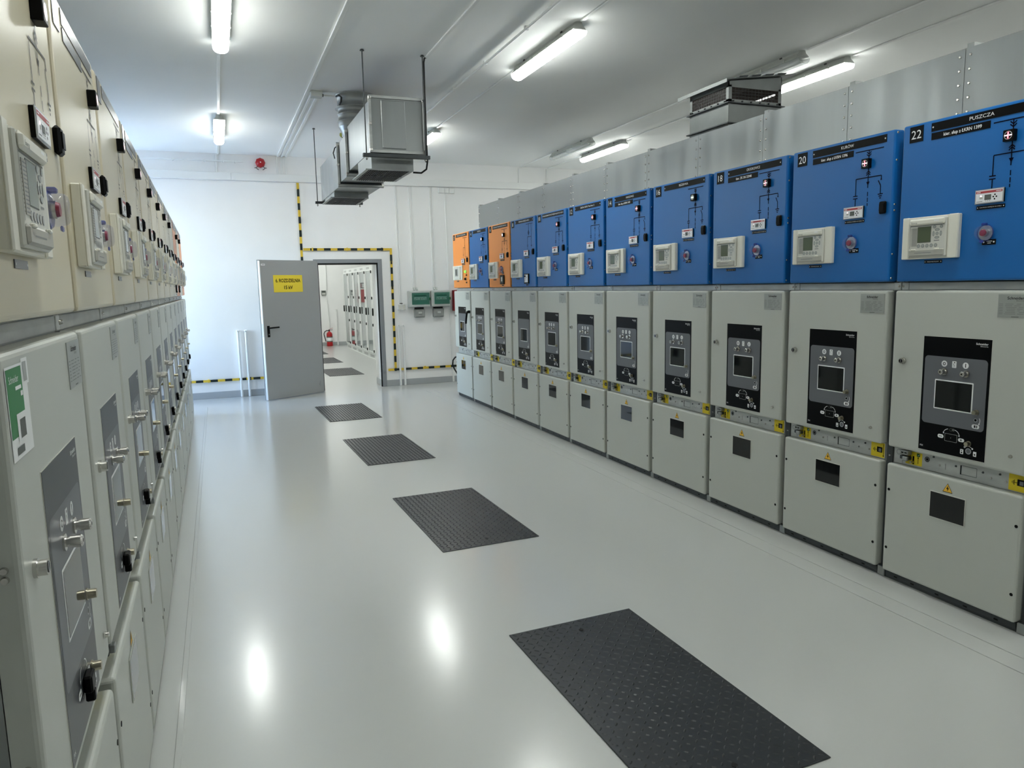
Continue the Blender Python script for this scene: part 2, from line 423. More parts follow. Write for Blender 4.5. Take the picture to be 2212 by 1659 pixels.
def meter_mb():
    m = MB(); m.box(.404,.533,1.92,1.98,0,.009,'black_plastic',.001).box(.403,.534,1.919,1.981,.009,.0108,'silver_trim',.0005).box(.408,.529,1.923,1.977,.01,.0125,'meter_white',.001)
    w = .0128; m.rect(.409,.528,1.964,1.974,w,'stripe_red').rect(.413,.43,1.9675,1.9705,w+.0003,'white_print').rect(.5,.524,1.9675,1.9705,w+.0003,'white_print')
    m.rect(.449,.479,1.934,1.957,w,'lcd_dark'); m.rect(.452,.476,1.938,1.953,w+.0003,'print_grey')
    for a,b in ((.489,1.945),(.503,1.945),(.496,1.954),(.495,1.935)): m.disc(a,b,.0036,w,'black_plastic')
    m.disc(.432,1.953,.0035,w,'led_white').rect(.426,.44,1.94,1.948,w,'ivory_shadow').rect(.412,.44,1.928,1.93,w,'print_grey')
    for k in range(3): m.rect(.453+.009*k,.457+.009*k,1.929,1.931,w,'print_grey')
    return m
def relay_mb():
    m = MB()
    m.box(.046,.341,1.687,1.888,0,.022,'ivory',.003)                         # mounting frame
    m.box(.046,.084,1.687,1.889,.02,.027,'ivory',.003).box(.292,.341,1.687,1.889,.02,.027,'ivory',.003)
    m.box(.088,.288,1.696,1.880,.02,.034,'panel_white',.004)                 # device
    m.box(.094,.282,1.848,1.876,.03,.043,'ivory',.006)                       # top flap
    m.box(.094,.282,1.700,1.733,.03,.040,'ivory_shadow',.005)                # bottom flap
    m.box(.112,.136,1.728,1.735,.036,.044,'ivory',.002).box(.237,.26,1.728,1.735,.036,.044,'ivory',.002)
    w = .0345; m.text('Easergy',.125,1.856,.008,.0433,'print_grey'); m.rect(.23,.255,1.862,1.867,.0433,'white_print')
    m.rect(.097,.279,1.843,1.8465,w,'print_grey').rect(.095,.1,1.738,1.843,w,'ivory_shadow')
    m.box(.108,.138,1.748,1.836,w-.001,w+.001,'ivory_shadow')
    for k in range(13): m.rect(.110,.136,1.751+.0065*k,1.7535+.0065*k,w+.0013,'key_grey'); m.rect(.1025,.1055,1.751+.0065*k,1.7535+.0065*k,w,'print_grey')
    m.box(.139,.211,1.764,1.840,w-.002,w+.0006,'print_grey'); m.rect(.141,.209,1.766,1.838,w+.001,'lcd')
    for k in range(5): m.disc(.147+.0228*k,1.749,.0088,w,'key_grey'); m.disc(.147+.0228*k,1.749,.0066,w+.0004,'plate_grey')
    for a,b,ra,rb in ((.228,1.835,.0085,.0075),(.264,1.835,.0085,.0075),(.243,1.821,.0125,.0065),(.243,1.785,.0125,.0065),(.224,1.803,.006,.012),(.262,1.803,.006,.012),(.243,1.803,.0085,.0075)):
        m.disc(a,b,ra,w,'key_grey',rb=rb); m.disc(a,b,ra*.75,w+.0004,'plate_grey',rb=rb*.75)
    m.rect(.228,.256,1.769,1.773,w,'key_grey'); m.rect(.13,.22,1.714,1.717,.0403,'key_grey')
    return m
def relay_small_mb():
    m = MB(); m.box(.03,.45,1.687,1.888,0,.02,'ivory',.003); m.box(.09,.39,1.70,1.877,.018,.03,'panel_white',.004)
    m.box(.1,.13,1.7,1.877,.028,.034,'ivory',.003).box(.35,.385,1.7,1.877,.028,.034,'ivory',.003)
    w = .031; m.rect(.17,.29,1.742,1.845,w,'key_grey').rect(.19,.26,1.755,1.835,w+.0005,'lcd_dark')
    for k in range(5): m.disc(.31,1.755+.018*k,.006,w,'key_grey')
    return m
def plate_mb(u0,u1,v0,v1,mt,lines=(),screws=True,th=.002):
    m = MB(); m.box(u0,u1,v0,v1,0,th,mt)
    for (t,a,b,h,wd,c) in lines: m.text(t,a,b,h,th+.0004,c,width=wd,bold=.016 if t[:4]=='kier' else 0.)
    if screws:
        r = min(.004,(v1-v0)*.16); vm = (v0+v1)/2
        for u in (u0+r*2.2,u1-r*2.2): m.disc(u,vm,r,th+.0005,'white_print',n=10)
    return m
def button_mb():
    m = MB(); m.cyl((.459,1.79,0),(.459,1.79,.006),.033,'silver_trim',n=24)
    m.cyl((.459,1.79,.006),(.459,1.79,.022),.018,'chrome',n=20).cyl((.459,1.79,.022),(.459,1.79,.028),.0155,'button_red',.013,n=20); return m
def cover_mb():
    m = MB(); m.lathe((.459,1.79,.004),(0,0,1),[(0,.035),(.004,.0365),(.006,.034),(.024,.0335),(.034,.031),(.039,.026),(.041,.0)],'cover_clear',24)
    m.lathe((.459,1.79,.003),(0,0,1),[(0,.0365),(.004,.039),(.009,.0365)],'cover_rim',24)
    m.box(.449,.469,1.822,1.834,.006,.026,'cover_rim',.003).box(.449,.469,1.746,1.758,.026,.031,'cover_rim',.003); return m
def instrument_mb(face):
    m = MB(); m.box(.40,.53,1.615,1.725,0,.012,'black_plastic',.003)
    if face == 'white':
        m.rect(.418,.512,1.63,1.715,.0125,'meter_white').path([(.43,1.64),(.455,1.68),(.49,1.69)],.004,.013,'print_grey'); m.box(.42,.455,1.69,1.705,.0125,.02,'black_plastic',.002)
    else: m.rect(.425,.5,1.635,1.71,.0125,'lcd_dark'); m.rect(.44,.485,1.65,1.70,.013,'ivory_shadow')
    return m
def lampbuttons_mb():
    m = MB()
    for v, c in ((1.80,'green_lamp'),(1.70,'black_plastic')):
        m.cyl((.58,v,0),(.58,v,.01),.022,'silver_trim',n=18).cyl((.58,v,.01),(.58,v,.028),.018,c,.015,n=18); m.box(.56,.615,v-.058,v-.038,0,.002,'black_plastic')
    return m
def hold_mb():
    m = MB(); m.box(.634,.676,1.927,1.990,0,.016,'black_plastic',.006); m.box(.640,.670,1.94,1.978,.016,.019,'black_plastic',.003); return m
def foil_mb(left, knobs):
    m = MB(); bk = 'dark_foil' if left else 'black_foil'; gy = 'grey_foil'; W = 'white_print'; K = 'black_foil'  # left foil greyed: a glancing reflection painted into its black
    m.box(.179,.5235,.7475,1.3145,0,.0012,'panel_white'); m.box(.1805,.522,.749,1.313,.0008,.0018,bk)
    w = .0022; m.rrect(.192,.5095,.887,1.2195,.018,w,gy)
    w1, w2 = .0026, .003
    m.text('Schneider',.506,1.287,.0095,w1,W,width=.058,align='r',bold=.015).text('Electric',.506,1.2785,.005,w1,W,width=.036,align='r')
    m.text('PIX',.19,.765,.009,w1,W,align='l')
    if knobs:
        m.disc(.296,1.186,.015,w1,W).ring(.296,1.186,.0045,.0075,w2,K); m.rrect(.336,.358,1.17,1.202,.003,w1,W)
        m.path([(.347,1.175),(.347,1.183),(.342,1.19)],.0018,w2,K).line((.347,1.193),(.347,1.199),.0018,w2,K).disc(.3485,1.195,.0028,w2,K,8)
        m.disc(.404,1.186,.015,w1,W).rect(.402,.406,1.177,1.195,w2,K)
    m.rrect(.252,.4485,.964,1.108,.004,w1,W)
    m.ring(.468,.938,.006,.009,w1,'silver_trim').disc(.468,.938,.006,w1,K); m.ring(.462,.936,.026,.0285,w1,W,8,-.6,.5); arrowhead(m,(.4865,.924),(-.4,-1),.008,w1,W)
    m.rrect(.4515,.488,.898,.918,.0095,w1,W); m.rect(.463,.470,.902,.914,w2,K).rect(.473,.479,.902,.914,w2,'print_grey')
    m.rrect(.283,.314,.824,.842,.0085,w1,W); m.rect(.29,.307,.8315,.835,w2,'print_grey'); m.rrect(.389,.420,.823,.840,.0085,w1,W); m.rect(.4,.408,.827,.836,w2,'print_grey')
    m.rrect(.32,.3835,.814,.8515,.003,w1,'plate_grey'); m.rrect(.3215,.382,.8155,.85,.003,w1+.0002,K); m.disc(.352,.833,.0015,w2,W,8)
    m.ring(.34,.845,.028,.0305,w1,W,8,PI*.55,PI*.9); arrowhead(m,(.3135,.855),(-.3,-1),.008,w1,W)
    m.ring(.365,.845,.028,.0305,w1,W,8,PI*.1,PI*.45); arrowhead(m,(.392,.852),(.3,-1),.008,w1,W)
    m.ring(.35,.872,.006,.0075,w1,'print_grey',10); m.rrect(.356,.368,.867,.879,.002,w1,'print_grey')
    m.ring(.443,.786,.0105,.0145,w1,'silver_trim').disc(.443,.786,.0105,w1,'grey_foil'); m.ring(.443,.786,.0225,.0245,w1,W,10,PI*.25,PI*.75)
    m.ring(.424,.803,.0025,.0045,w1,W,10).disc(.462,.801,.0045,w1,W,10)
    m.rrect(.403,.419,.767,.79,.002,w1,W).rrect(.467,.483,.767,.79,.002,w1,W); m.disc(.411,.774,.004,w2,K,10).disc(.475,.776,.004,w2,K,10).rect(.409,.413,.781,.786,w2,K)
    return m
def knob_mb(u,v,r,l,mt='chrome',big=True):
    m = MB()
    if big:
        m.cyl((u,v,.002),(u,v,.006),r*1.35,mt,n=18).cyl((u,v,.006),(u,v,.02),r*.8,mt,n=18).cyl((u,v,.014),(u,v,l),r,mt,n=20).cyl((u,v,l),(u,v,l+.003),r,mt,r*.75,n=20); m.disc(u,v,r*.3,l+.0033,'black_plastic',10)
    else: m.cyl((u,v,.002),(u,v,.005),r*1.2,mt,n=16).cyl((u,v,.005),(u,v,l),r,mt,r*.9,n=16)
    return m
def lock_mb():
    m = MB(); m.cyl((.068,1.18,0),(.068,1.18,.006),.016,'chrome',n=20).cyl((.068,1.18,.006),(.068,1.18,.02),.0135,'chrome',n=20)
    m.disc(.068,1.18,.0095,.0204,'black_plastic',14); m.rect(.0665,.0695,1.172,1.188,.0207,'silver_trim'); return m
def rating_mb():
    m = MB(); m.box(.536,.689,1.415,1.517,0,.002,'plate_grey'); w = .0024
    m.text('Schneider',.6125,1.495,.0125,w,'black_plastic',width=.072,bold=.015).text('Electric',.632,1.487,.006,w,'print_grey',width=.032)
    rnd = random.Random(3)
    for k in range(7):
        v = 1.474-.0072*k; a = .541
        for L_ in (.018,.03+.02*rnd.random(),.02*rnd.random()+.01,.018):
            if a+L_ > .683: break
            m.rect(a,a+L_,v,v+.0018,w,'print_light'); a += L_+.006+.012*rnd.random()
    m.rect(.598,.63,1.418,1.4205,w,'print_grey'); return m
def strip_mb(first):
    m = MB(); B_ = -.046; m.box(.01,.70,.637,.722,B_,B_+.004,'zinc'); w = B_+.0046
    m.rrect(.30,.302,.66,.69,.0009,w,'dark_steel').rect(.378,.384,.655,.70,w,'black_plastic')
    m.path([(.384,.70),(.46,.70),(.46,.657),(.384,.657)],.002,w,'dark_steel')
    if not first:
        m.ring(.035,.695,.012,.0135,w,'dark_steel').rect(.058,.0595,.64,.72,w,'black_plastic')
    for u,v,mt in ((.235,.71,'dark_steel'),(.27,.675,'chrome'),(.355,.69,'dark_steel'),(.49,.69,'dark_steel'),(.53,.672,'chrome'),(.57,.70,'dark_steel'),(.6,.672,'chrome')): hexbolt(m,u,v,w-.0006,.0055,mt)
    m.ring(.2,.69,.008,.014,w,'dark_steel').disc(.2,.69,.007,w,'black_plastic',12)
    return m
def ylab_l_mb():
    m = MB(); w = -.0405; m.box(.078,.172,.645,.712,-.043,-.041,'label_yellow'); m.rect(.118,.128,.648,.69,w,'black_plastic')
    m.line((.15,.655),(.15,.685),.003,w,'black_plastic'); arrowhead(m,(.15,.683),(0,1),.009,w,'black_plastic'); m.rect(.142,.16,.692,.709,w,'tag_green'); m.line((.148,.7),(.152,.697),.002,w+.0003,'white_print'); m.line((.152,.697),(.157,.705),.002,w+.0003,'white_print')
    m.line((.107,.66),(.107,.695),.0015,w,'black_plastic'); return m
def lever_mb():
    m = MB(); m.box(.068,.112,.694,.716,-.043,-.012,'galvanised',.002); m.rect(.073,.087,.702,.708,-.0115,'black_plastic').rect(.092,.106,.702,.708,-.0115,'black_plastic')
    m.box(.06,.112,.668,.686,-.043,-.018,'dark_steel',.002).box(.085,.112,.664,.686,-.02,-.006,'galvanised',.002); m.cyl((.123,.66,-.041),(.123,.66,-.02),.006,'brass_steel'); return m
def ylab_r_mb():
    m = MB(); w = -.0405; m.box(.611,.697,.641,.72,-.043,-.041,'label_yellow'); m.box(.65,.683,.668,.697,-.041,-.039,'black_plastic'); m.rect(.661,.678,.672,.69,-.0385,'grey_foil')
    m.line((.636,.68),(.65,.68),.0025,w,'black_plastic')
    for k,h in enumerate((.012,.008,.004)): m.line((.636-.005*k,.68-h),(.636-.005*k,.68+h),.0025,w,'black_plastic')
    m.line((.691,.65),(.691,.715),.003,w,'black_plastic'); arrowhead(m,(.691,.654),(0,-1),.009,w,'black_plastic'); return m
def warn_mb():
    m = MB(); t = lambda k,w,mt: m.poly([(.351,.588+.026*k-.006),(.351-.0265*k,.588-.0225*k-.003),(.351+.0265*k,.588-.0225*k-.003)],w,mt)
    t(1.,.0012,'black_plastic'); t(.86,.0016,'warning_yellow')
    m.poly([(.354,.598),(.344,.579),(.3505,.581),(.349,.568),(.3585,.5865),(.352,.5845)],.002,'black_plastic'); return m
def hole_mb(u,v): m = MB(); m.cyl((u,v,0),(u,v,.0015),.0075,'black_plastic',n=12); return m
def crank_mb():
    m = MB(); m.cyl((.69,1.25,0),(.69,1.25,.03),.02,'black_plastic',n=16); m.tube([(.695,1.26,.035),(.69,1.23,.045),(.675,1.16,.05),(.655,1.09,.05)],.014,'black_plastic',8); return m
def block_mb():
    m = MB(); m.box(.33,.374,.815,.852,.003,.02,'black_plastic',.004).box(.336,.354,.795,.82,.004,.022,'black_plastic',.003); return m
def sticker_mb():
    m = MB(); m.rect(.018,.155,1.365,1.512,.001,'white_print').rect(.022,.118,1.40,1.508,.0014,'sticker_green').rect(.06,.15,1.39,1.435,.0018,'white_print')
    m.text('Schneider',.064,1.485,.012,.0018,'white_print',width=.06).rect(.1,.114,1.46,1.468,.0018,'white_print').rect(.07,.108,1.472,1.478,.0018,'white_print')
    m.rect(.075,.11,1.395,1.425,.0022,'print_grey').rect(.045,.09,1.372,1.384,.0018,'print_grey'); m.rect(.124,.166,1.475,1.518,.0012,'white_print').rect(.13,.155,1.48,1.512,.0016,'plate_grey'); return m

def cabinet(label, group, loc, rz, paint, num=None, name=None, sub=None, kind='std', state='on', knobs=True, mid='button', first=False, left=False, lo=0., sticker=False, crank=False):
    t = thing('switchgear_cabinet', label, 'switchgear cabinet', loc, rz, group)
    ob('frame_body', body_mb, t, 'body'); ob('plinth', lambda: plinth_mb(lo), t, ('plinth',lo))
    bx = ob('instrument_door', lambda: pan_mb(1.579,2.339,paint,.058,.010,(2.324,2.19,1.97,1.94,1.72,1.597)), t, ('box',paint))
    pl = 'grey_plate_dark' if left else 'black_plastic'; ln = 'dark_line' if left else 'navy_line'
    ob('number_plate', lambda: plate_mb(.04,.114,2.252,2.327,pl,((num,.077,2.268,.042,None,'white_print'),) if num else (),False), bx, ('num',num,left))
    if num or left:
        ob('name_plate', lambda: plate_mb(.157,.656,2.285,2.324,pl,((name[0],.405,2.297,.0165,name[1],'white_print'),) if name else ()), bx, ('name',name,left))
    if sub: ob('direction_plate', lambda: plate_mb(.159,.447,2.246,2.278,pl,((sub[0],.315,2.255,.0155,sub[1],'white_print'),) if sub[0] else (),False), bx, ('sub',sub,left))
    ob('wiring_diagram', lambda: diagram_mb(kind,ln), bx, ('dia',kind,left))
    if kind == 'std': ob('position_indicator', lambda: indicator_mb(state), bx, ('ind',state))
    ob('voltage_monitor', meter_mb, bx, 'meter')
    ob('monitor_plate', lambda: plate_mb(.407,.536,1.895,1.911,pl,() if left else (('KONTROLA NAPIĘCIA NA KABLU',.4715,1.9005,.0055,.1,'white_print'),)), bx, ('mp',left))
    ob('door_grip', hold_mb, bx, 'hold')
    ob('protection_relay', relay_small_mb if kind=='bus' else relay_mb, bx, 'relay_small' if kind=='bus' else 'relay')
    ob('relay_plate', lambda: plate_mb(.157,.251,1.665,1.680,pl,() if left else (('STEROWNIK POLOWY',.204,1.67,.005,.064,'white_print'),)), bx, ('rp',left))
    if mid in ('button','both'):
        ob('push_button', button_mb, bx, 'btn'); ob('button_cover', cover_mb, bx, 'cover', 'clear hinged button cover')
        def bp():
            m = plate_mb(.443,.506,1.737,1.761,pl)
            if not left: m.rect(.463,.49,1.751,1.754,.0024,'white_print').rect(.468,.485,1.743,1.746,.0024,'white_print')
            return m
        ob('button_plate', bp, bx, ('bp',left))
    if mid == 'lamps': ob('signal_lamp', lampbuttons_mb, bx, 'lamps')
    if mid in ('white','both'):
        f = 'white' if mid == 'white' else 'black'; ob('measuring_instrument', lambda: instrument_mb(f), bx, ('inst',f)); ob('instrument_plate', lambda: plate_mb(.44,.5,1.595,1.608,pl), bx, ('ip',left))
    dr = ob('breaker_door', lambda: pan_mb(.724,1.534,'grey_paint',.045,.011), t, 'mid')
    ob('control_panel', lambda: foil_mb(left,knobs), dr, ('foil',left,knobs))
    ob('inspection_window', lambda: window_mb(.258,.4425,.970,1.102,'white_print'), dr, 'win1', 'small dark glass window')
    if knobs:
        ob('operating_knob', lambda: knob_mb(.299,1.148,.0125,.032), dr, 'k1'); ob('operating_knob', lambda: knob_mb(.409,1.148,.0125,.032), dr, 'k2')
        ob('stop_knob', lambda: knob_mb(.469,.975,.011,.022,'brass_steel',False), dr, 'k3')
    ob('stop_knob', lambda: knob_mb(.442,.822,.011,.022,'brass_steel',False), dr, 'k4')
    ob('door_lock', lock_mb, dr, 'lock'); ob('rating_plate', rating_mb, dr, 'rating')
    ob('door_screw', lambda: knob_mb(.64,.803,.007,.012,'chrome',False), dr, 'scr')
    if left: ob('racking_handle', block_mb, dr, 'block')
    if sticker: ob('test_sticker', sticker_mb, dr, 'stick', 'green and white sticker')
    if crank: ob('crank_handle', crank_mb, dr, 'crank')
    st = ob('interlock_strip', lambda: strip_mb(first), t, ('strip',first))
    if not first:
        ob('interlock_label', ylab_l_mb, st, 'yl'); ob('interlock_lever', lever_mb, st, 'lev'); ob('earthing_label', ylab_r_mb, st, 'yr')
    lw = ob('cable_door', lambda: pan_mb(.048,.634,'grey_paint',.045,.011), t, 'low')
    ob('inspection_window', lambda: window_mb(.264,.4435,.4225,.549,'panel_white'), lw, 'win2'); ob('warning_sign', warn_mb, lw, 'warn', 'yellow triangular high voltage sign'); pass
    for q in ((.021,.495),(.021,.178),(.685,.495),(.685,.178)): ob('door_screw', lambda: hole_mb(*q), lw, ('hole',q))
    return t
XF = 3.218; Y0 = 10.244
R = [ # paint, number, name(text,width), sub, extra, label tail
 ('orange_paint','2',('POLE ŁĄCZNIKOWE',.38),None,dict(kind='bus',knobs=False,mid='lamps',first=True,crank=True),'orange-topped switchgear cabinet numbered 2, last at the far end of the right row'),
 ('blue_paint','4',('REZERWA',.13),None,dict(state='plain'),'blue-topped switchgear cabinet numbered 4, between the two orange-topped ones'),
 ('orange_paint','6',('ZASILANIE TRANSFORMATOR NR 2',.44),None,dict(state='plain',mid='both'),'orange-topped switchgear cabinet numbered 6 with a black-framed instrument under its button'),
 ('blue_paint','8',('POMIAR NAPIĘCIA NR 2',.3),None,dict(kind='measure',knobs=False,mid='white'),'blue-topped switchgear cabinet numbered 8 with a white instrument and no push button'),
 ('blue_paint','10',('TRANSFORMATOR POTRZEB WŁASNYCH NR 2',.47),None,{},'blue-topped switchgear cabinet numbered 10 in the right row'),
 ('blue_paint','12',('ZKSN 23376 Tuk-Ferc 2',.27),None,{},'blue-topped switchgear cabinet numbered 12 with ZKSN name plate'),
 ('blue_paint','14',('MARSZOWICE',.12),('kier. słup z ŁKRN 1400',.19),{},'blue-topped switchgear cabinet numbered 14 with two black name plates'),
 ('blue_paint','16',('REZERWA',.11),None,dict(state='off'),'blue-topped switchgear cabinet numbered 16 named REZERWA, indicator unlit'),
 ('blue_paint','18',('GRODKOWICE',.125),('kier. ZK SN 23348',.15),{},'blue-topped switchgear cabinet numbered 18 named GRODKOWICE'),
 ('blue_paint','20',('KURÓW',.085),('kier. słup z ŁKRN 1396',.185),{},'blue-topped switchgear cabinet numbered 20 named KURÓW'),
 ('blue_paint','22',('PUSZCZA',.115),('kier. słup z ŁKRN 1399',.185),{},'blue-topped switchgear cabinet numbered 22 named PUSZCZA, nearest on the right'),
]
for i, (p, n, nm, sb, kw, lab) in enumerate(R):
    cabinet(lab, 'switchgear cabinets in the right row', (XF, Y0-PIT*i, 0), -PI/2, p, n, nm, sb, **kw)
# left row, close beside the camera: same cabinets with cream fronts
LY0, LX, LYAW, LZ = 1.2755, -.3111, .0081, -.0195
ORD = ['', 'second', 'third', 'fourth', 'fifth', 'sixth', 'seventh', 'eighth', 'ninth']
for k in range(0, 12):
    y = LY0+PIT*k; x = LX-LYAW*(y-2.0)
    kw = dict(state='plain')  # left indicators get a glowing white disc that paints in glare
    if k == 0: lab = 'cream-topped switchgear cabinet with a green sticker on its grey door'; kw.update(sticker=True)
    elif k == 11: lab = 'pink-orange topped switchgear cabinet ending the left row by the back wall'; kw.update(kind='bus', knobs=True, mid='button')
    elif k == 10: lab = 'cream-topped switchgear cabinet between the two pink-orange ones at the left row end'
    elif k == 9: lab = 'pink-orange topped switchgear cabinet third from the far end of the left row'; kw.update(mid='both')
    elif k == 8: lab = 'cream-topped switchgear cabinet just before the first pink-orange one, left row'; kw.update(kind='measure', mid='white')
    else: lab = ORD[k]+' cream-topped switchgear cabinet in the left row past the green-stickered one' if k > 1 else 'cream-topped switchgear cabinet in the left row next past the green-stickered one'
    if 2 <= k <= 7: lab = ORD[k-0]+' cream-topped switchgear cabinet past the green-stickered one, left row'
    t = cabinet(lab, 'switchgear cabinets in the left row', (x, y, LZ), PI/2+LYAW, 'orange_paint' if k in (9,11) else 'cream_paint', None, None, ('',.1) if k % 2 else None, left=True, lo=.02, **kw)

    if k == 0:
        def ep(): m = MB(); m.box(-.03,-.004,.02,2.33,-1.35,-.075,'grey_paint',.003); return m
        ob('end_panel', ep, t)
        for v in (.86,.875,1.19,1.205): ob('side_bolt', lambda: (lambda m: m.cyl((-.001,v,-.024),(-.006,v,-.024),.0065,'chrome',.005,n=12))(MB()), t, ('sb',v))
# ------------------------------------------------------------------ gas exhaust duct along the top of the right row, with its flap housing
DXF = 3.65; D0, D1_ = 2.0, 10.31; DT = 2.756
t = thing('exhaust_duct', 'long galvanised sheet duct riveted along the top of the right-hand cabinets', 'duct', (DXF+.4,(D0+D1_)/2,2.33))
O = (DXF+.4,(D0+D1_)/2,2.33)
def duct_panel(y0, y1):
    m = MB(rel(O)); m.box(DXF, DXF+.003, y0+.0015, y1-.0015, 2.328, DT, 'duct_steel')
    for yy in (y0+.028, y1-.028):
        for k in range(6):
            z = 2.37+k*.07; m.cyl((DXF,yy,z),(DXF-.005,yy,z),.008,'chrome',.005,n=10)
    return m
ys = [D1_]+[Y0+.02-PIT*i for i in range(1,11)]+[D0]
for a, b in zip(ys, ys[1:]): ob('side_panel', duct_panel(b, a), t)
m = MB(rel(O)); m.box(DXF+.004, DXF+.8, D0, D1_, 2.328, DT-.004, 'duct_steel'); ob('duct_box', m, t)
for yy in ys[:-1]:
    if 4.6 < yy < 5.26: continue
    m = MB(rel(O)); m.box(DXF+.002, DXF+.08, yy-.045, yy-.005, DT-.003, DT+.022, 'galvanised', .002); ob('bracket', m, t)
FX0, FX1, FY0, FY1 = 3.67, 4.17, 4.675, 5.16
O = ((FX0+FX1)/2, (FY0+FY1)/2, DT)
t = thing('relief_flap_housing', 'galvanised box with brown mesh windows and sloping lid standing on the exhaust duct', 'vent box', O)
m = MB(rel(O)); m.box(FX0, FX1, FY0, FY1, DT+.001, 2.93, 'vent_steel')
for zz in (DT+.025, 2.93): m.box(FX0-.02, FX1+.02, FY0-.02, FY1+.02, zz-.004, zz+.004, 'dark_steel')
for k in range(6):
    for zz in (2.945, 2.78):
        f = (k+.5)/6; m.cyl((FX0-.002, FY0+(FY1-FY0)*f, zz), (FX0-.012, FY0+(FY1-FY0)*f, zz), .006, 'dark_steel', n=8); m.cyl((FX0+(FX1-FX0)*f, FY0-.002, zz), (FX0+(FX1-FX0)*f, FY0-.012, zz), .006, 'dark_steel', n=8)
ob('housing_body', m, t)
m = MB(rel(O))
for x in (FX0, FX1-.03):
    for y in (FY0, FY1-.03): m.box(x, x+.03, y, y+.03, 2.934, 3.06, 'vent_steel')
for (x0,x1,y0,y1) in ((FX0,FX1,FY0,FY0+.008),(FX0,FX1,FY1-.008,FY1),(FX0,FX0+.008,FY0,FY1),(FX1-.008,FX1,FY0,FY1)):
    m.box(x0,x1,y0,y1,2.934,2.958,'vent_steel').box(x0,x1,y0,y1,3.045,3.085,'vent_steel')
ob('window_frame', m, t)
m = MB(rel(O)); zt = lambda x: 3.085+(x-FX0)*.13
for y0 in (FY0, FY1-.006): m.add([(FX0,y0,3.085),(FX1,y0,3.085),(FX1,y0,zt(FX1)),(FX0,y0+.006,3.085),(FX1,y0+.006,3.085),(FX1,y0+.006,zt(FX1))], [(0,1,2),(3,5,4),(0,3,4,1),(1,4,5,2),(0,2,5,3)], 'vent_steel')
m.box(FX1-.006,FX1,FY0,FY1,3.085,zt(FX1),'vent_steel'); ob('gable', m, t)
for (x0,x1,y0,y1) in ((FX0+.03,FX1-.03,FY0+.002,FY0+.005),(FX0+.03,FX1-.03,FY1-.005,FY1-.002),(FX0+.002,FX0+.005,FY0+.03,FY1-.03),(FX1-.005,FX1-.002,FY0+.03,FY1-.03)):
    m = MB(rel(O)); m.box(x0,x1,y0,y1,2.958,3.045,'mesh_brown')
    n = 14
    for k in range(1,n):
        f = k/n
        if x1-x0 > .1: m.box(x0+(x1-x0)*f-.001,x0+(x1-x0)*f+.001,y0-.0005,y1+.0005,2.958,3.045,'dark_steel')
        else: m.box(x0-.0005,x1+.0005,y0+(y1-y0)*f-.001,y0+(y1-y0)*f+.001,2.958,3.045,'dark_steel')
    for k in range(1,4): m.box(x0-.0005,x1+.0005,y0-.0005,y1+.0005,2.958+.022*k-.001,2.958+.022*k+.001,'dark_steel')
    ob('mesh_window', m, t)
m = MB(rel(O)); x0,x1,y0,y1 = FX0-.05,FX1+.1,FY0-.04,FY1+.1
z = lambda x: zt(x)+.006
m.add([(x,y,z(x)+dz) for x in (x0,x1) for y in (y0,y1) for dz in (0,.006)], [(0,1,3,2),(4,6,7,5),(0,4,5,1),(2,3,7,6),(0,2,6,4),(1,5,7,3)], 'vent_steel')
m.box(x0,x0+.004,y0,y1,z(x0)-.02,z(x0),'vent_steel')
for k in range(4): x = FX0+.05+k*.12; m.add([(x+dx,y,z(x+dx)+dz) for dx in (0,.08) for y in (y0-.02,y0+.02) for dz in (.006,.014)], [(0,1,3,2),(4,6,7,5),(0,4,5,1),(2,3,7,6),(0,2,6,4),(1,5,7,3)], 'dark_steel')
ob('sloping_lid', m, t)

# ------------------------------------------------------------------ luminaires
LLEN = 1.26
def loft_y(m, prof, stations, mt, smooth=True, closed=False):
    """profile (x,z) swept along y; stations (y, sx, sz, z0)"""
    n = len(prof); vs = []; fs = []
    for (y,sx,sz) in stations: vs += [(x*sx, y, z*sz) for x,z in prof]
    for j in range(len(stations)-1):
        for i in range(n if closed else n-1): fs.append((j*n+i, j*n+(i+1)%n, (j+1)*n+(i+1)%n, (j+1)*n+i))
    fs.append(tuple(range(n))[::-1]); fs.append(tuple(range((len(stations)-1)*n, len(stations)*n)))
    return m.add(vs, fs, mt, smooth)
def housing_mb():
    m = MB(WLD); h = LLEN/2
    loft_y(m, [(-.032,0),(-.036,-.02),(-.062,-.052),(-.064,-.062),(.064,-.062),(.062,-.052),(.036,-.02),(.032,0)], [(-h+.03,1,1),(h-.03,1,1)], 'lamp_housing', False, True)
    for s in (-1,1):      # rounded ends
        vs = []; N = 8
        for (r0,zz) in ((.03,0),(.034,-.02),(.06,-.052),(.064,-.062)):
            vs += [(r0*math.cos(PI*i/N)*1.0, s*(h-.03+r0*.9*math.sin(PI*i/N)), zz) for i in range(N+1)]
        fs = [(j*(N+1)+i, j*(N+1)+i+1, (j+1)*(N+1)+i+1, (j+1)*(N+1)+i) for j in range(3) for i in range(N)]
        fs.append(tuple(range(3*(N+1),4*(N+1)))); m.add(vs, fs, 'lamp_housing', True)
    return m
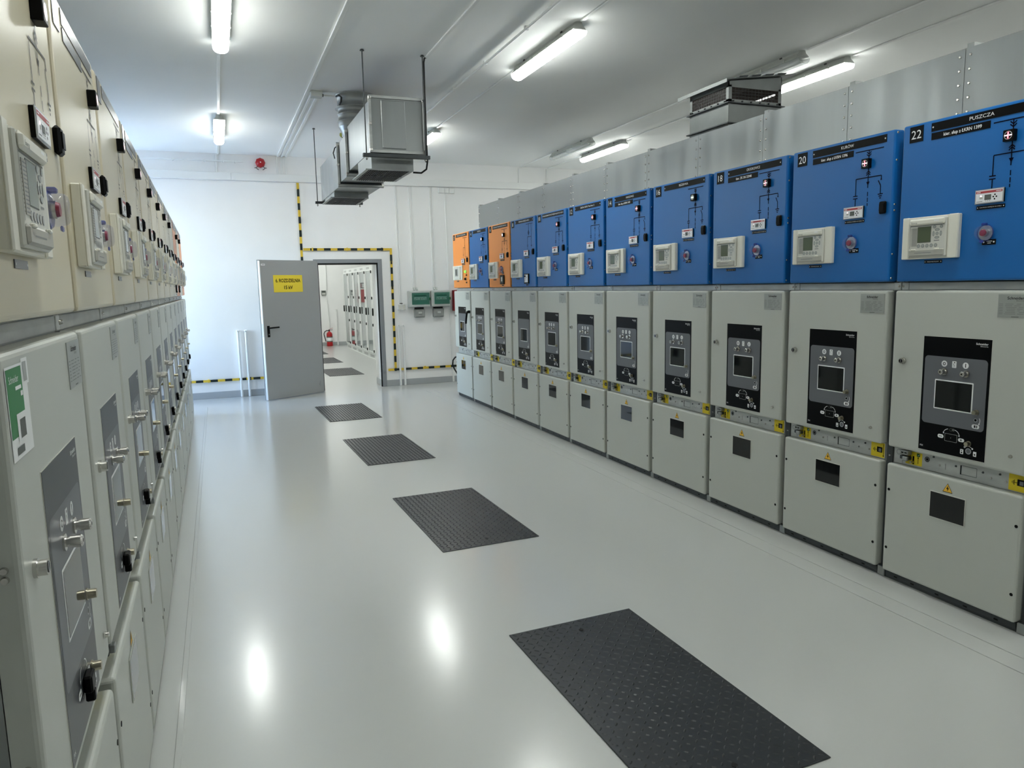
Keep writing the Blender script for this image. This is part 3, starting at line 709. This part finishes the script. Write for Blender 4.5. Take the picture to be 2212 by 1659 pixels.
def lens_mb(mt):
    m = MB(WLD); h = LLEN/2; prof = [(.061*math.cos(PI*i/10), -.0625-.052*math.sin(PI*i/10)**.75) for i in range(11)]
    st = []
    for f in (1.,.995,.985,.97,.95,.93): st.append(f)
    vs = []; fs = []; n = 11
    sec = [(-h+.062*(1-math.sin(PI/2*k/5)), math.sin(PI/2*max(k,.35)/5)) for k in range(6)]
    sec += [(-y, s_) for y, s_ in sec[::-1]]
    for y, s_ in sec: vs += [(x*s_, y, -.0625+(z+.0625)*s_) for x,z in prof]
    for j in range(len(sec)-1):
        for i in range(n-1): fs.append((j*n+i, j*n+i+1, (j+1)*n+i+1, (j+1)*n+i))
    fs.append(tuple(range(n))[::-1]); fs.append(tuple(range((len(sec)-1)*n, len(sec)*n)))
    return m.add(vs, fs, mt, True)
def clip_mb(s, y): m = MB(WLD); m.box(s*.06, s*.069, y-.01, y+.01, -.068, -.04, 'lamp_housing', .002); return m
def bracket_mb(s, y): m = MB(WLD); m.box(s*.032, s*.042, y-.012, y+.012, -.012, 0, 'clip_dark'); return m
def tube_mb(s): m = MB(WLD); m.cyl((s*.026,-.57,-.08),(s*.026,.57,-.08),.013,'tube_white',n=12); return m
def reflector_mb(): m = MB(WLD); m.box(-.04,.04,-.56,.56,-.066,-.0635,'tube_white'); return m
def luminaire(x, y, lit, label, group):
    t = thing('ceiling_luminaire', label, 'ceiling light', (x,y,CZ), 0, group)
    ob('lamp_housing', housing_mb, t, 'lh'); ob('lamp_diffuser', lambda: lens_mb('lens_lit' if lit else 'lens_clear'), t, ('ll',lit), 'glowing white diffuser' if lit else 'clear diffuser'); pass
    for s in (-1,1):
        for y_ in (-.45,-.15,.15,.45): ob('cover_clip', lambda: clip_mb(s,y_), t, ('lc',s,y_))
        for y_ in (-.38,.38): ob('fixing_bracket', lambda: bracket_mb(s,y_), t, ('lb',s,y_))
    if not lit: ob('fluorescent_tube', lambda: tube_mb(-1), t, 'lt1'); ob('fluorescent_tube', lambda: tube_mb(1), t, 'lt2'); ob('reflector', reflector_mb, t, 'lr')
GL = 'waterproof strip lights on the ceiling'
YS = [None, 1.92, 5.88, 9.81]
for x, y, lit, lab in (
    (.165,YS[2],1,'lit strip light above the left row, cut off by the top edge of the photo'),(.165,YS[3],1,'lit strip light above the left row near the back wall'),
    (2.72,YS[2],1,'large lit strip light on the ceiling between the air duct and the right row'),(2.72,YS[3],1,'lit strip light half hidden behind the hanging air duct'),
    (4.925,YS[3],0,'unlit strip light near the back wall above the right row'),(5.45,YS[3],1,'lit strip light near the back wall beside the unlit one'),
    (4.925,YS[2],0,'unlit strip light just above the lid of the vent box'),(5.45,YS[2],1,'lit strip light behind the vent box on the exhaust duct'),
    (.165,YS[1],1,'lit strip light over the camera along the left row'),(2.72,YS[1],1,'lit strip light over the camera in the middle of the aisle'),(5.45,YS[1],1,'lit strip light behind the near end of the right row'),
    (2.1,13.4,1,'lit strip light just beyond the doorway in the far room'),(2.1,15.9,1,'second lit strip light beyond the doorway in the far room'),(2.1,18.4,1,'third lit strip light beyond the doorway in the far room'),(2.3,20.3,1,'lit strip light nearest the end wall of the far room'),(.2,14.6,1,'lit strip light in the left part of the far room, near'),(.2,18.6,1,'lit strip light in the left part of the far room, deep')):  # out-of-view lamps added to brighten the far room
    luminaire(x, y, bool(lit), lab, GL)

# ------------------------------------------------------------------ cable conduits
GC = 'white cable conduits on the ceiling and wall'
def conduit(label, segs, walls=(), w=.03, h=.016):
    o_ = (segs[0][0], (segs[0][1]+segs[-1][2])/2, CZ-h); t = thing('cable_conduit', label, 'conduit', o_, 0, GC)
    for (x,y0,y1) in segs: m = MB(rel(o_)); m.box(x-w/2,x+w/2,y0,y1,CZ-h,CZ-.0005,'pvc_white',.003); ob('conduit_run', m, t)
    for (x,z0,z1) in walls: m = MB(rel(o_)); m.box(x-w/2,x+w/2,YW-h,YW-.0005,z0,z1,'pvc_white',.003); ob('wall_drop', m, t)
    return t
TZ0, TZ1 = 3.213, 3.318
def lampsegs(x): 
    e = [YR]; 
    for y in YS[1:]: e += [y-.67, y+.67]
    e.append(YW); return [(x,e[i],e[i+1]) for i in range(0,len(e),2)]
conduit('white conduit joining the strip lights above the left row', lampsegs(.157), [(.125,TZ1+.002,CZ-.017)])
conduit('long white ceiling conduit left of the two short ones by the air duct', [(.99,YR,YW)], [(.975,TZ1+.002,CZ-.017)])
conduit('middle white conduit from the ceiling junction box to the back wall', [(1.045,7.96,YW)], [(1.04,TZ1+.002,CZ-.017)])
conduit('rightmost white conduit from the ceiling junction box to the back wall', [(1.11,7.96,YW)], [(1.104,TZ1+.002,CZ-.017)])
conduit('white ceiling conduit ending at the hanger rod of the air duct', [(1.835,YR,6.44)])
conduit('white conduit joining the strip lights in the middle of the ceiling', lampsegs(2.717))
conduit('white conduit joining the unlit strip lights above the right row', lampsegs(4.925), [(4.9,TZ1+.002,CZ-.017)], .025)
conduit('white conduit joining the lit strip lights over the right row', lampsegs(5.45), [(5.42,TZ1+.002,CZ-.017)], .025)
m = MB(WLD); m.cyl((2.366,YR,CZ-.022),(2.366,YW,CZ-.022),.011,'pvc_white',n=10)
for k in range(16): y = -2.9+.93*k; m.box(2.35,2.382,y-.012,y+.012,CZ-.036,CZ-.0005,'pvc_white',.003)
single('cable_conduit', m, 'round white ceiling pipe held by clips, between air duct and big strip light', 'conduit', GC)
m = MB(WLD); m.box(1.02,1.135,7.84,7.95,CZ-.055,CZ-.0005,'housing_grey',.004); m.cyl((1.136,7.9,CZ-.03),(1.15,7.9,CZ-.03),.015,'clip_dark',n=12)
single('junction_box', m, 'white junction box on the ceiling beside the round air duct', 'junction box')
m = MB(WLD); m.cyl((1.152,7.9,CZ-.03),(1.27,7.9,CZ-.03),.009,'pvc_white',n=10); single('cable_conduit', m, 'short pipe from the ceiling junction box to the round air duct', 'conduit', GC)

# ------------------------------------------------------------------ things on the back wall
WM = wallmap(YW)
m = MB(WM); m.box(XL,.312,TZ0,TZ1,-.001,.06,'pvc_white',.003); single('cable_trunking', m, 'left length of wide white cable trunking across the back wall', 'cable trunking', 'trunking on the back wall')
m = MB(WM); m.box(.315,5.6,TZ0,TZ1,.0005,.06,'pvc_white',.003); single('cable_trunking', m, 'right length of wide white cable trunking across the back wall', 'cable trunking', 'trunking on the back wall')
m = MB(WM); m.cyl((-1.5,3.478,.05),(.49,3.478,.05),.009,'pvc_white',n=10)
for x in (-.9,-.45,-.03,.22,.385): m.box(x-.012,x+.012,3.462,3.494,.0005,.062,'pvc_white',.003)
single('conduit_pipe', m, 'thin horizontal white pipe high on the back wall under the ceiling', 'pipe')
t = thing('alarm_siren', 'round red alarm siren high on the back wall', 'alarm siren', (.735,YW,3.40))
RM = lambda u,v,w: (u-.735, -w, v-3.40)
m = MB(RM); m.lathe((.735,3.475,.0005),(0,0,1),[(0,.055),(.02,.07),(.06,.072),(.085,.055),(.09,.045),(.1,.04),(.105,.022),(.108,0)],'red_paint',8); ob('siren_body', m, t)
m = MB(RM); m.disc(.735,3.475,.009,.1095,'white_print',10); ob('siren_lens', m, t)
m = MB(RM)
for s in (-1,1): m.tube([(.735+s*.035,3.425,.03),(.735+s*.062,3.405,.04),(.735+s*.055,3.39,.05),(.735+s*.028,3.372,.05)],.005,'dark_steel',6); m.box(.735+s*.055,.735+s*.085,3.398,3.406,.03,.045,'dark_steel')
ob('siren_bracket', m, t)
def strip_thing(label, runs, clamps):
    t = thing('earthing_strip', label, 'earthing strip', (0,0,0), 0, 'yellow and black earthing strips on the back wall')
    x0 = min(min(r[0],r[2]) for r in runs); z0 = min(min(r[1],r[3]) for r in runs); t.location = (x0, YW, z0)
    f = lambda u,v,w: (u-x0, -w, v-z0)
    m = MB(f)
    for (xa,za,xb,zb) in runs:
        L_ = math.hypot(xb-xa,zb-za); n = max(2,round(L_/.1)); n += (n+1) % 2
        for k in range(n):
            c = 'strip_yellow' if k % 2 == 0 else 'strip_black'
            a = (xa+(xb-xa)*k/n, za+(zb-za)*k/n); b = (xa+(xb-xa)*(k+1)/n, za+(zb-za)*(k+1)/n)
            if abs(xb-xa) > abs(zb-za): m.box(a[0],b[0],za-.018,za+.018,.02,.026,c)
            else: m.box(xa-.018,xa+.018,a[1],b[1],.02,.026,c)
    ob('flat_bar', m, t)
    for (x,z,c) in clamps:
        m = MB(f); m.box(x-.012,x+.012,z-.024,z+.024,.0005,.034,c,.003); ob('clamp', m, t)
strip_thing('upright yellow and black strip from trunking down behind the open door', [(1.255,3.205,1.262,.29)], [(1.257,3.09,'strip_black'),(1.26,2.64,'strip_black'),(1.262,1.2,'strip_black')])
strip_thing('yellow and black strip running across above the doorway and down its right side', [(1.284,2.212,2.622,2.212),(2.643,2.23,2.643,.29)], [(1.42,2.212,'strip_yellow'),(1.95,2.212,'strip_yellow'),(2.5,2.212,'strip_black'),(2.643,2.0,'strip_black'),(2.643,1.6,'strip_black'),(2.643,1.01,'strip_black')])
strip_thing('low yellow and black strip right of the doorway, ending at the right row', [(2.52,.27,3.78,.27)], [(3.14,.275,'strip_yellow'),(2.643,.27,'strip_black')])
strip_thing('low yellow and black strip along the wall left of the open door', [(-2.5,.27,1.244,.27)], [(-.2,.27,'strip_yellow'),(.39,.27,'strip_black')])
def wallpipe(label, x, z0, z1, r=.0175, dx=0.):
    m = MB(WM); m.cyl((x,z0,r+.012),(x+dx,z1,r+.012),r,'pvc_white',n=14)
    m.box(x+dx-.022,x+dx+.022,z1,z1+.03,.0005,.05,'pvc_white',.008); m.cyl((x+dx,z1+.015,.05),(x+dx,z1+.015,.053),.008,'housing_grey',n=10)
    return single('wall_pipe', m, label, 'pipe', 'short white pipes rising from the floor at the back wall')
wallpipe('left of the two short pipes standing left of the open door', .257, .003, .985)
wallpipe('right of the two short pipes standing left of the open door', .369, .003, .985)
wallpipe('left of the two short pipes right of the doorway', 2.717, .003, .97)
wallpipe('right of the two short pipes right of the doorway', 2.793, .003, .97)
def wallconduit(label, x0, x1, z0, z1, gland=True, w=.022):
    m = MB(WM); m.add([(x,z,c) for (x,z) in ((x0,z0),(x1,z1)) for x,c in ((x-w/2,.0005),(x+w/2,.0005),(x+w/2,.018),(x-w/2,.018))], [(0,1,2,3),(4,7,6,5),(0,4,5,1),(1,5,6,2),(2,6,7,3),(3,7,4,0)], 'pvc_white')
    if gland: m.cyl((x0,z0-.03,.05),(x0,z0+.01,.02),.014,'housing_grey',.016,n=10)
    return single('wall_conduit', m, label, 'conduit', 'white conduits dropping from the trunking on the back wall')
wallconduit('left of the paired conduits down to the double socket', 2.762, 2.752, 1.35, TZ0-.002, False)
wallconduit('right of the paired conduits down to the double socket', 2.79, 2.78, 1.35, TZ0-.002, False)
wallconduit('left conduit down to the left green-windowed box', 2.997, 2.977, 1.58, TZ0-.002)
wallconduit('right conduit down to the left green-windowed box', 3.04, 3.026, 1.58, TZ0-.002)
wallconduit('left conduit down to the right green-windowed box', 3.334, 3.32, 1.58, TZ0-.002)
wallconduit('right conduit down to the right green-windowed box', 3.376, 3.364, 1.58, TZ0-.002)
wallconduit('full-height conduit from the white junction boxes down to the floor', 3.63, 3.585, .003, 3.112, False, .03)
for a, b, l in ((3.47,3.563,'left'),(3.566,3.64,'middle'),(3.643,3.735,'right')):
    m = MB(WM); m.box(a,b,3.116,3.198,-.001,.045,'pvc_white',.004); single('junction_box', m, l+' of three white junction boxes under the trunking', 'junction box', 'junction boxes under the trunking')
t = thing('double_socket', 'white double wall socket right of the striped door surround', 'socket', (2.78,YW,1.237))
RM = lambda u,v,w: (u-2.78, -w, v-1.237)
for a,b in ((2.717,2.779),(2.782,2.844)):
    m = MB(RM); m.box(a,b,1.237,1.335,.0005,.05,'pvc_white',.006); m.box(a+.008,b-.008,1.247,1.32,.05,.054,'panel_white',.002); ob('socket_unit', m, t)
m = MB(RM); m.box(2.755,2.8,1.335,1.35,.005,.03,'clip_dark',.003); ob('cable_entry', m, t)
for u0, lab, l2 in ((2.885,'left green-windowed distribution box on the back wall','left'),(3.262,'right green-windowed distribution box on the back wall','right')):
    W_ = .355 if l2 == 'left' else .32
    t = thing('distribution_box', lab, 'distribution box', (u0+W_/2,YW,1.28), 0, 'green-windowed distribution boxes')
    RM = lambda u,v,w,c=u0+W_/2: (u-c, -w, v-1.28)
    m = MB(RM); m.box(u0,u0+W_,1.28,1.545,.0005,.13,'housing_grey',.012); ob('enclosure', m, t)
    m = MB(RM); a,b = u0+.045,u0+W_-.015; m.box(a,b,1.322,1.508,.13,.133,'green_inner'); m.box(a+.035,b-.05,1.395,1.44,.133,.14,'breaker_white')
    for k in range(7): uu = a+.045+k*.03; m.rect(uu,uu+.012,1.40+.008*(k%3),1.42+.008*(k%2),.1405,'key_grey')
    m.rect(a+.035,b-.05,1.455,1.47,.1335,'strip_black'); ob('breaker_row', m, t)
    m = MB(RM); m.box(a,b,1.318,1.512,.142,.148,'green_glass',.003); ob('window_door', m, t, label='transparent green door')
    m = MB(RM); m.box(b-.012,b+.012,1.385,1.43,.146,.156,'tag_green',.003); ob('door_latch', m, t)
for u0,u1,l in ((2.985,3.158,'left'),(3.305,3.482,'right')):
    t = thing('industrial_socket', 'grey flap socket hanging under the '+l+' green-windowed box', 'socket', ((u0+u1)/2,YW,1.106), 0, 'grey flap sockets')
    RM = lambda u,v,w,c=(u0+u1)/2: (u-c, -w, v-1.106)
    m = MB(RM); m.box(u0,u1,1.106,1.245,.0005,.07,'socket_grey',.01).box(u0+.01,u1-.015,1.246,1.272,.01,.06,'gasket_black',.003); ob('socket_body', m, t)
    m = MB(RM); m.box(u0+.012,u1-.012,1.118,1.24,.07,.085,'socket_grey',.008); m.box((u0+u1)/2-.03,(u0+u1)/2+.03,1.165,1.2,.085,.097,'housing_grey',.006); ob('socket_flap', m, t)
m = MB(WM); m.box(3.648,3.95,1.194,1.54,-.001,.09,'dark_red',.006); single('fire_point_box', m, 'red box on the back wall mostly hidden by the right row', 'red box')
m = MB(WLD)
m.tube([(3.85,10.26,.40),(3.82,10.7,.46),(3.74,11.15,.49),(3.66,11.28,.49),(3.586,11.3,.475),(3.53,11.3,.455),(3.495,11.3,.41),(3.487,11.3,.344),(3.509,11.3,.275),(3.546,11.3,.212),(3.60,11.3,.12),(3.66,11.3,.035),(3.74,11.3,.014),(3.85,11.3,.012)],.012,'cable_black',8)
single('earthing_cable', m, 'black cable bulging out from behind the far end of the right row', 'cable')

# ------------------------------------------------------------------ hanging air duct
O = (1.55, 8.0, 2.6)
t = thing('air_duct', 'galvanised ventilation duct with two downward grilles hanging from the ceiling', 'air duct', O)
RM = rel(O)
def ductseg(x0,x1,y0,y1,z0,z1,mt='duct_steel'):
    m = MB(RM); m.box(x0,x1,y0,y1,z0,z1,mt,.002); return m
m = ductseg(1.335,1.785,6.46,7.66,2.785,3.215); m.box(1.42,1.63,6.452,6.46,2.80,3.20,'duct_steel',.004); ob('duct_section', m, t)
ob('duct_section', ductseg(1.325,1.775,7.70,8.16,2.74,3.15), t)
ob('duct_section', ductseg(1.315,1.765,8.2,9.62,2.70,3.12), t)
def flange(x0,x1,z0,z1,y):
    m = MB(RM); e = .022
    m.box(x0-e,x0,y-.018,y+.018,z0-e,z1+e,'zinc').box(x1,x1+e,y-.018,y+.018,z0-e,z1+e,'zinc').box(x0,x1,y-.018,y+.018,z1,z1+e,'zinc').box(x0,x1,y-.018,y+.018,z0-e,z0,'zinc')
    m.box(x0-e,x1+e,y-.003,y+.003,z0-e*1.2,z1+e*1.2,'dark_steel')
    for x,z in ((x0-e/2,z1),(x1+e/2,z1),(x0-e/2,z0),(x1+e/2,z0),(x0-e/2,(z0+z1)/2)): m.box(x-.012,x+.012,y-.024,y+.024,z-.012,z+.012,'chrome',.002)
    return m
for a in ((1.335,1.785,2.785,3.215,6.47),(1.33,1.78,2.76,3.17,7.68),(1.32,1.77,2.72,3.13,8.18)): ob('duct_flange', flange(*a), t)
def neck(x0,x1,y0,y1,z0,z1):
    m = MB(RM); m.box(x0,x1,y0,y1,z0,z1,'galvanised'); return m
ob('outlet_neck', neck(1.34,1.715,6.56,7.2,2.635,2.784), t); ob('outlet_neck', neck(1.325,1.715,8.66,9.4,2.645,2.70), t)
def grille(x0,x1,y0,y1,z):
    m = MB(RM); e = .03
    m.box(x0-e,x1+e,y0-e,y0,z-.008,z,'galvanised').box(x0-e,x1+e,y1,y1+e,z-.008,z,'galvanised').box(x0-e,x0,y0,y1,z-.008,z,'galvanised').box(x1,x1+e,y0,y1,z-.008,z,'galvanised')
    m.box(x0,x1,y0,y1,z-.002,z,'grille_black'); n = 18
    for k in range(n): x = x0+(x1-x0)*(k+.5)/n; m.box(x-.003,x+.003,y0,y1,z-.012,z-.002,'grille_dark')
    m.box(x0,x1,(y0+y1)/2-.006,(y0+y1)/2+.006,z-.0135,z-.002,'grille_dark'); return m
ob('outlet_grille', grille(1.31,1.675,6.55,7.18,2.634), t, label='dark slatted outlet'); ob('outlet_grille', grille(1.315,1.69,8.7,9.37,2.644), t, label='dark slatted outlet')
m = MB(RM); c = (1.485,7.95,0)
m.lathe(c,(0,0,1),[(CZ-.001,.205),(CZ-.012,.205),(CZ-.012,.19),(3.46,.19),(3.46,.215),(3.452,.215),(3.452,.185),(3.40,.185),(3.40,.192),(3.39,.192),(3.39,.185),(3.33,.185),(3.33,.192),(3.32,.192),(3.32,.185),(3.27,.185)],'galvanised',28); ob('round_spigot', m, t)
m = MB(RM); m.lathe(c,(0,0,1),[(3.27,.185),(3.15,.13)],'duct_steel',28); ob('duct_cone', m, t)
def rail(x0,x1,y,z):
    m = MB(RM); m.box(x0,x1,y-.02,y+.02,z-.03,z,'dark_steel',.002); return m
ob('support_rail', rail(1.24,1.83,6.42,2.745), t); ob('support_rail', rail(1.235,1.83,9.64,2.70), t)
for (x,y,z) in ((1.272,6.42,2.69),(1.793,6.42,2.69),(1.263,9.64,2.64),(1.793,9.64,2.64)):
    m = MB(RM); m.cyl((x,y,z),(x,y,CZ-.012),.0055,'dark_steel',n=8).cyl((x,y,CZ-.012),(x,y,CZ-.0005),.02,'dark_steel',.012,n=10).cyl((x,y,z+.01),(x,y,z+.022),.011,'chrome',n=6); ob('hanger_rod', m, t)
m = MB(RM); m.tube([(1.83,6.44,CZ-.012),(1.815,6.43,CZ-.02),(1.806,6.425,CZ-.06),(1.806,6.425,2.8),(1.81,6.43,2.7),(1.81,6.47,2.64),(1.77,6.5,2.61),(1.70,6.52,2.615)],.008,'cable_black',8); ob('supply_cable', m, t)
m = MB(RM); m.tube([(1.28,7.9,CZ-.03),(1.30,7.85,CZ-.03),(1.315,7.8,CZ-.06),(1.31,7.8,CZ-.1),(1.30,7.85,CZ-.12)],.01,'cable_black',8); ob('damper_cable', m, t)
m = MB(RM); m.tube([(1.29+.0*k,7.80+.05*math.cos(k*1.1),3.16+.022*math.sin(k*1.3)) if k < 14 else (1.31,7.82,3.14) for k in range(15)],.0045,'yellow_green_wire',6); ob('earth_wire', m, t)
m = MB(RM); m.tube([(1.31,8.18,3.12),(1.285,8.2,3.1),(1.27,8.22,3.05),(1.28,8.2,2.99)],.006,'cable_black',6); ob('bonding_cable', m, t)

# ------------------------------------------------------------------ tread plate hatches in the floor
def hatch_mb(W=.645, L_=1.262, fine=True):
    m = MB(WLD); a, b = W/2, L_/2; m.box(-a,a,-b,b,.0005,.005,'hatch_black',.0015)
    p = .0335; nx = int(W/p); ny = int(L_/p)
    for i in range(nx):
        for j in range(ny):
            x = -a+p*.6+i*(W-p*1.2)/(nx-1); y = -b+p*.6+j*(L_-p*1.2)/(ny-1); th = PI/4 if (i+j) % 2 else -PI/4
            c, s = math.cos(th), math.sin(th); l, w, h = .0135, .0042, .0032
            P = lambda u,v,z: (x+u*c-v*s, y+u*s+v*c, .005+z)
            m.add([P(-l,0,0),P(-l*.4,-w,0),P(l*.4,-w,0),P(l,0,0),P(l*.4,w,0),P(-l*.4,w,0),P(-l*.45,0,h),P(l*.45,0,h)], [(0,1,6),(1,2,7,6),(2,3,7),(3,4,7),(4,5,6,7),(5,0,6)], 'hatch_black')
    for y in (-b+.1, b-.1): m.cyl((0,y,.005),(0,y,.0075),.011,'gasket_black',n=12)
    return m
GH = 'black tread plate hatches in the floor'
HT = [(1.4765,2.33,'black tread plate hatch nearest the camera, cut off by the bottom edge'),(1.4765,4.74,'second black tread plate hatch from the camera'),(1.4765,7.13,'third black tread plate hatch from the camera'),(1.4765,9.53,'fourth black tread plate hatch, just before the doorway'),
      (2.14,14.27,'grey floor hatch just inside the far room beyond the doorway'),(2.14,16.75,'second grey floor hatch in the far room'),(2.14,19.05,'third grey floor hatch in the far room, by the extinguisher')]
for i, (x,y,l) in enumerate(HT):
    o = ob('floor_hatch', hatch_mb, None, 'hatch'); o.location = (x,y,0); o.rotation_euler = (0,0,math.radians(1.2)); tag(o, l, 'floor hatch', GH)

# ------------------------------------------------------------------ far room
GF = 'white cabinets with glass doors in the far room'
FX = 3.2; FP = .782
FL = ['farthest glass-door cabinet in the room beyond the doorway','second-farthest glass-door cabinet beyond the doorway','third-farthest glass-door cabinet beyond the doorway','fourth-farthest glass-door cabinet beyond the doorway','fifth-farthest glass-door cabinet beyond the doorway','glass-door cabinet beyond the doorway, half hidden by the jamb','glass-door cabinet beyond the doorway, behind the jamb']
def fc_body():
    m = MB(); m.box(.002,FP-.002,.1,2.11,-.8,-.02,'cabinet_white',.004).box(.0,FP,.0,.1,-.8,-.03,'cabinet_white')
    for k in range(5): m.rect(.12,.6,.028+.012*k,.034+.012*k,-.0295,'key_grey')
    for k in range(4): m.rect(.1,.45,2.03+.012*k,2.036+.012*k,-.0195,'key_grey')
    return m
def fc_door():
    m = MB(); m.box(.01,.09,.14,2.01,-.02,0,'cabinet_white',.003).box(FP-.14,FP-.01,.14,2.01,-.02,0,'cabinet_white',.003).box(.09,FP-.14,.14,.165,-.02,0,'cabinet_white',.003).box(.09,FP-.14,1.985,2.01,-.02,0,'cabinet_white',.003); return m
def fc_glass(): m = MB(); m.box(.09,FP-.14,.165,1.985,-.018,-.01,'mirror_glass'); return m
def fc_handle(): m = MB(); m.box(.03,.075,.985,1.16,0,.03,'black_plastic',.015); return m
def fc_hinge(v): m = MB(); m.box(FP-.03,FP-.005,v,v+.06,0,.02,'black_plastic',.004); return m
for i in range(7):
    t = thing('control_cabinet', FL[i], 'cabinet', (FX, 20.16-FP*i, 0), -PI/2, GF)
    ob('cabinet_body', fc_body, t, 'fcb'); d = ob('glass_door', fc_door, t, 'fcd'); ob('door_glass', fc_glass, d, 'fcg'); ob('door_handle', fc_handle, d, 'fch')
    for v in (.16,.75,1.35,1.93): ob('door_hinge', lambda: fc_hinge(v), d, ('fchi',v))
t = thing('fire_extinguisher', 'red fire extinguisher on the floor in the far room', 'fire extinguisher', (2.88,21.02,0))
m = MB(WLD); m.lathe((0,0,0),(0,0,1),[(0,0),(.002,.085),(.05,.085),(.06,.082),(.33,.082),(.37,.07),(.395,.04),(.40,.025),(.42,.024),(.42,0)],'red_paint',20); ob('cylinder_body', m, t)
m = MB(WLD); m.lathe((0,0,0),(0,0,1),[(.12,.0828),(.27,.0828)],'print_grey',20); m.lathe((0,0,0),(0,0,1),[(.15,.0832),(.24,.0832)],'white_print',20); ob('instruction_label', m, t)
m = MB(WLD); m.cyl((0,0,.42),(0,0,.45),.02,'black_plastic').box(-.02,.1,-.012,.012,.45,.462,'black_plastic',.003); m.add([(-.01,-.01,.465),(.1,-.01,.50),(.1,.01,.50),(-.01,.01,.465),(-.01,-.01,.472),(.1,-.01,.51),(.1,.01,.51),(-.01,.01,.472)],[(0,1,2,3),(4,7,6,5),(0,4,5,1),(2,6,7,3),(0,3,7,4),(1,5,6,2)],'dark_red'); ob('valve_handle', m, t)
m = MB(WLD); m.tube([(-.02,0,.435),(-.07,0,.44),(-.125,0,.41),(-.15,0,.35),(-.14,0,.28),(-.12,0,.2),(-.105,0,.13)],.012,'cable_black',8); ob('hose', m, t)
FW = wallmap(YB)
t = thing('wall_controller', 'small grey controller with display on the far room wall', 'wall controller', (2.8,YB,1.41))
RM = lambda u,v,w: (u-2.8, -w, v-1.41)
m = MB(RM); m.box(2.735,2.868,1.43,1.562,.0005,.05,'socket_grey',.004).box(2.745,2.858,1.41,1.422,.0005,.03,'pvc_white'); ob('controller_body', m, t)
m = MB(RM); m.rect(2.75,2.855,1.505,1.55,.051,'lcd_dark').rect(2.765,2.785,1.528,1.54,.0515,'black_plastic').rect(2.795,2.83,1.528,1.54,.0515,'black_plastic').rect(2.76,2.845,1.45,1.49,.051,'panel_white'); ob('controller_display', m, t)
m = MB(FW); m.cyl((2.893,1.57,.02),(2.893,3.58,.02),.012,'pvc_white',n=8); m.cyl((2.93,.5,.02),(2.88,1.4,.02),.012,'pvc_white',n=8); single('wall_conduit', m, 'white conduit behind the extinguisher in the far room', 'conduit')
m = MB(FW); m.cyl((3.13,.003,.03),(3.13,1.0,.03),.02,'pvc_white',n=10); m.box(3.105,3.155,1.0,1.03,.0005,.05,'pvc_white',.006); single('wall_pipe', m, 'short white pipe rising from the floor of the far room', 'pipe')
t = thing('fire_sign', 'red fire equipment panel on the far room wall, seen mirrored in a glass door', 'fire sign', (2.55,YB,1.2))
RM = lambda u,v,w: (u-2.55, -w, v-1.2)
m = MB(RM); m.box(2.44,2.64,1.2,1.57,.0005,.06,'red_paint',.004); ob('red_panel', m, t)
m = MB(RM); m.box(2.44,2.64,1.6,1.76,.0005,.004,'black_plastic'); m.rect(2.46,2.52,1.62,1.74,.0045,'white_print').rect(2.55,2.62,1.62,1.74,.0045,'dark_red'); ob('sign_plate', m, t)

# ------------------------------------------------------------------ daylight
w = bpy.data.worlds.new('World'); SC.world = w; w.use_nodes = True
bg = w.node_tree.nodes['Background']
sky = w.node_tree.nodes.new('ShaderNodeTexSky'); sky.sky_type = 'NISHITA'; sky.sun_elevation = math.radians(40); sky.sun_rotation = math.radians(60); sky.sun_disc = False
w.node_tree.links.new(sky.outputs['Color'], bg.inputs['Color']); bg.inputs['Strength'].default_value = 3.6
ld = bpy.data.lights.new('window_portal', 'AREA'); ld.shape = 'RECTANGLE'; ld.size = WZ1-WZ0; ld.size_y = WY1-WY0; ld.cycles.is_portal = True
lo = bpy.data.objects.new('window_portal', ld); COL.objects.link(lo); lo.location = (XL-.29,(WY0+WY1)/2,(WZ0+WZ1)/2); lo.rotation_euler = (0,-PI/2,0)
lo['kind'] = 'helper'

# ------------------------------------------------------------------ camera
F = 1571.609; yaw, pit, rol = math.radians(21.7989), math.radians(7.7299), math.radians(-1.1795)
f = Vector((math.sin(yaw)*math.cos(pit), math.cos(yaw)*math.cos(pit), -math.sin(pit)))
r = Vector((math.cos(yaw), -math.sin(yaw), 0)); u = r.cross(f)
r2 = r*math.cos(rol)+u*math.sin(rol); u2 = -r*math.sin(rol)+u*math.cos(rol)
cd = bpy.data.cameras.new('camera'); cam = bpy.data.objects.new('camera', cd); COL.objects.link(cam)
M = Matrix.Identity(4)
for i in range(3): M[i][0], M[i][1], M[i][2] = r2[i], u2[i], -f[i]
M[0][3], M[1][3], M[2][3] = 0, 0, 1.6010
cam.matrix_world = M
cd.sensor_fit = 'HORIZONTAL'; cd.sensor_width = 36; cd.lens = F/2212*36; cd.clip_start = .02
SC.camera = cam
SC.view_settings.view_transform = 'Standard'; SC.view_settings.look = 'None'; SC.view_settings.gamma = 1; SC.view_settings.use_curve_mapping = False
SC.view_settings.exposure = 1.05
SC.cycles.max_bounces = 10; SC.cycles.diffuse_bounces = 6; SC.cycles.glossy_bounces = 5; SC.cycles.transmission_bounces = 8; SC.cycles.use_denoising = True; SC.cycles.caustics_reflective = False; SC.cycles.caustics_refractive = False
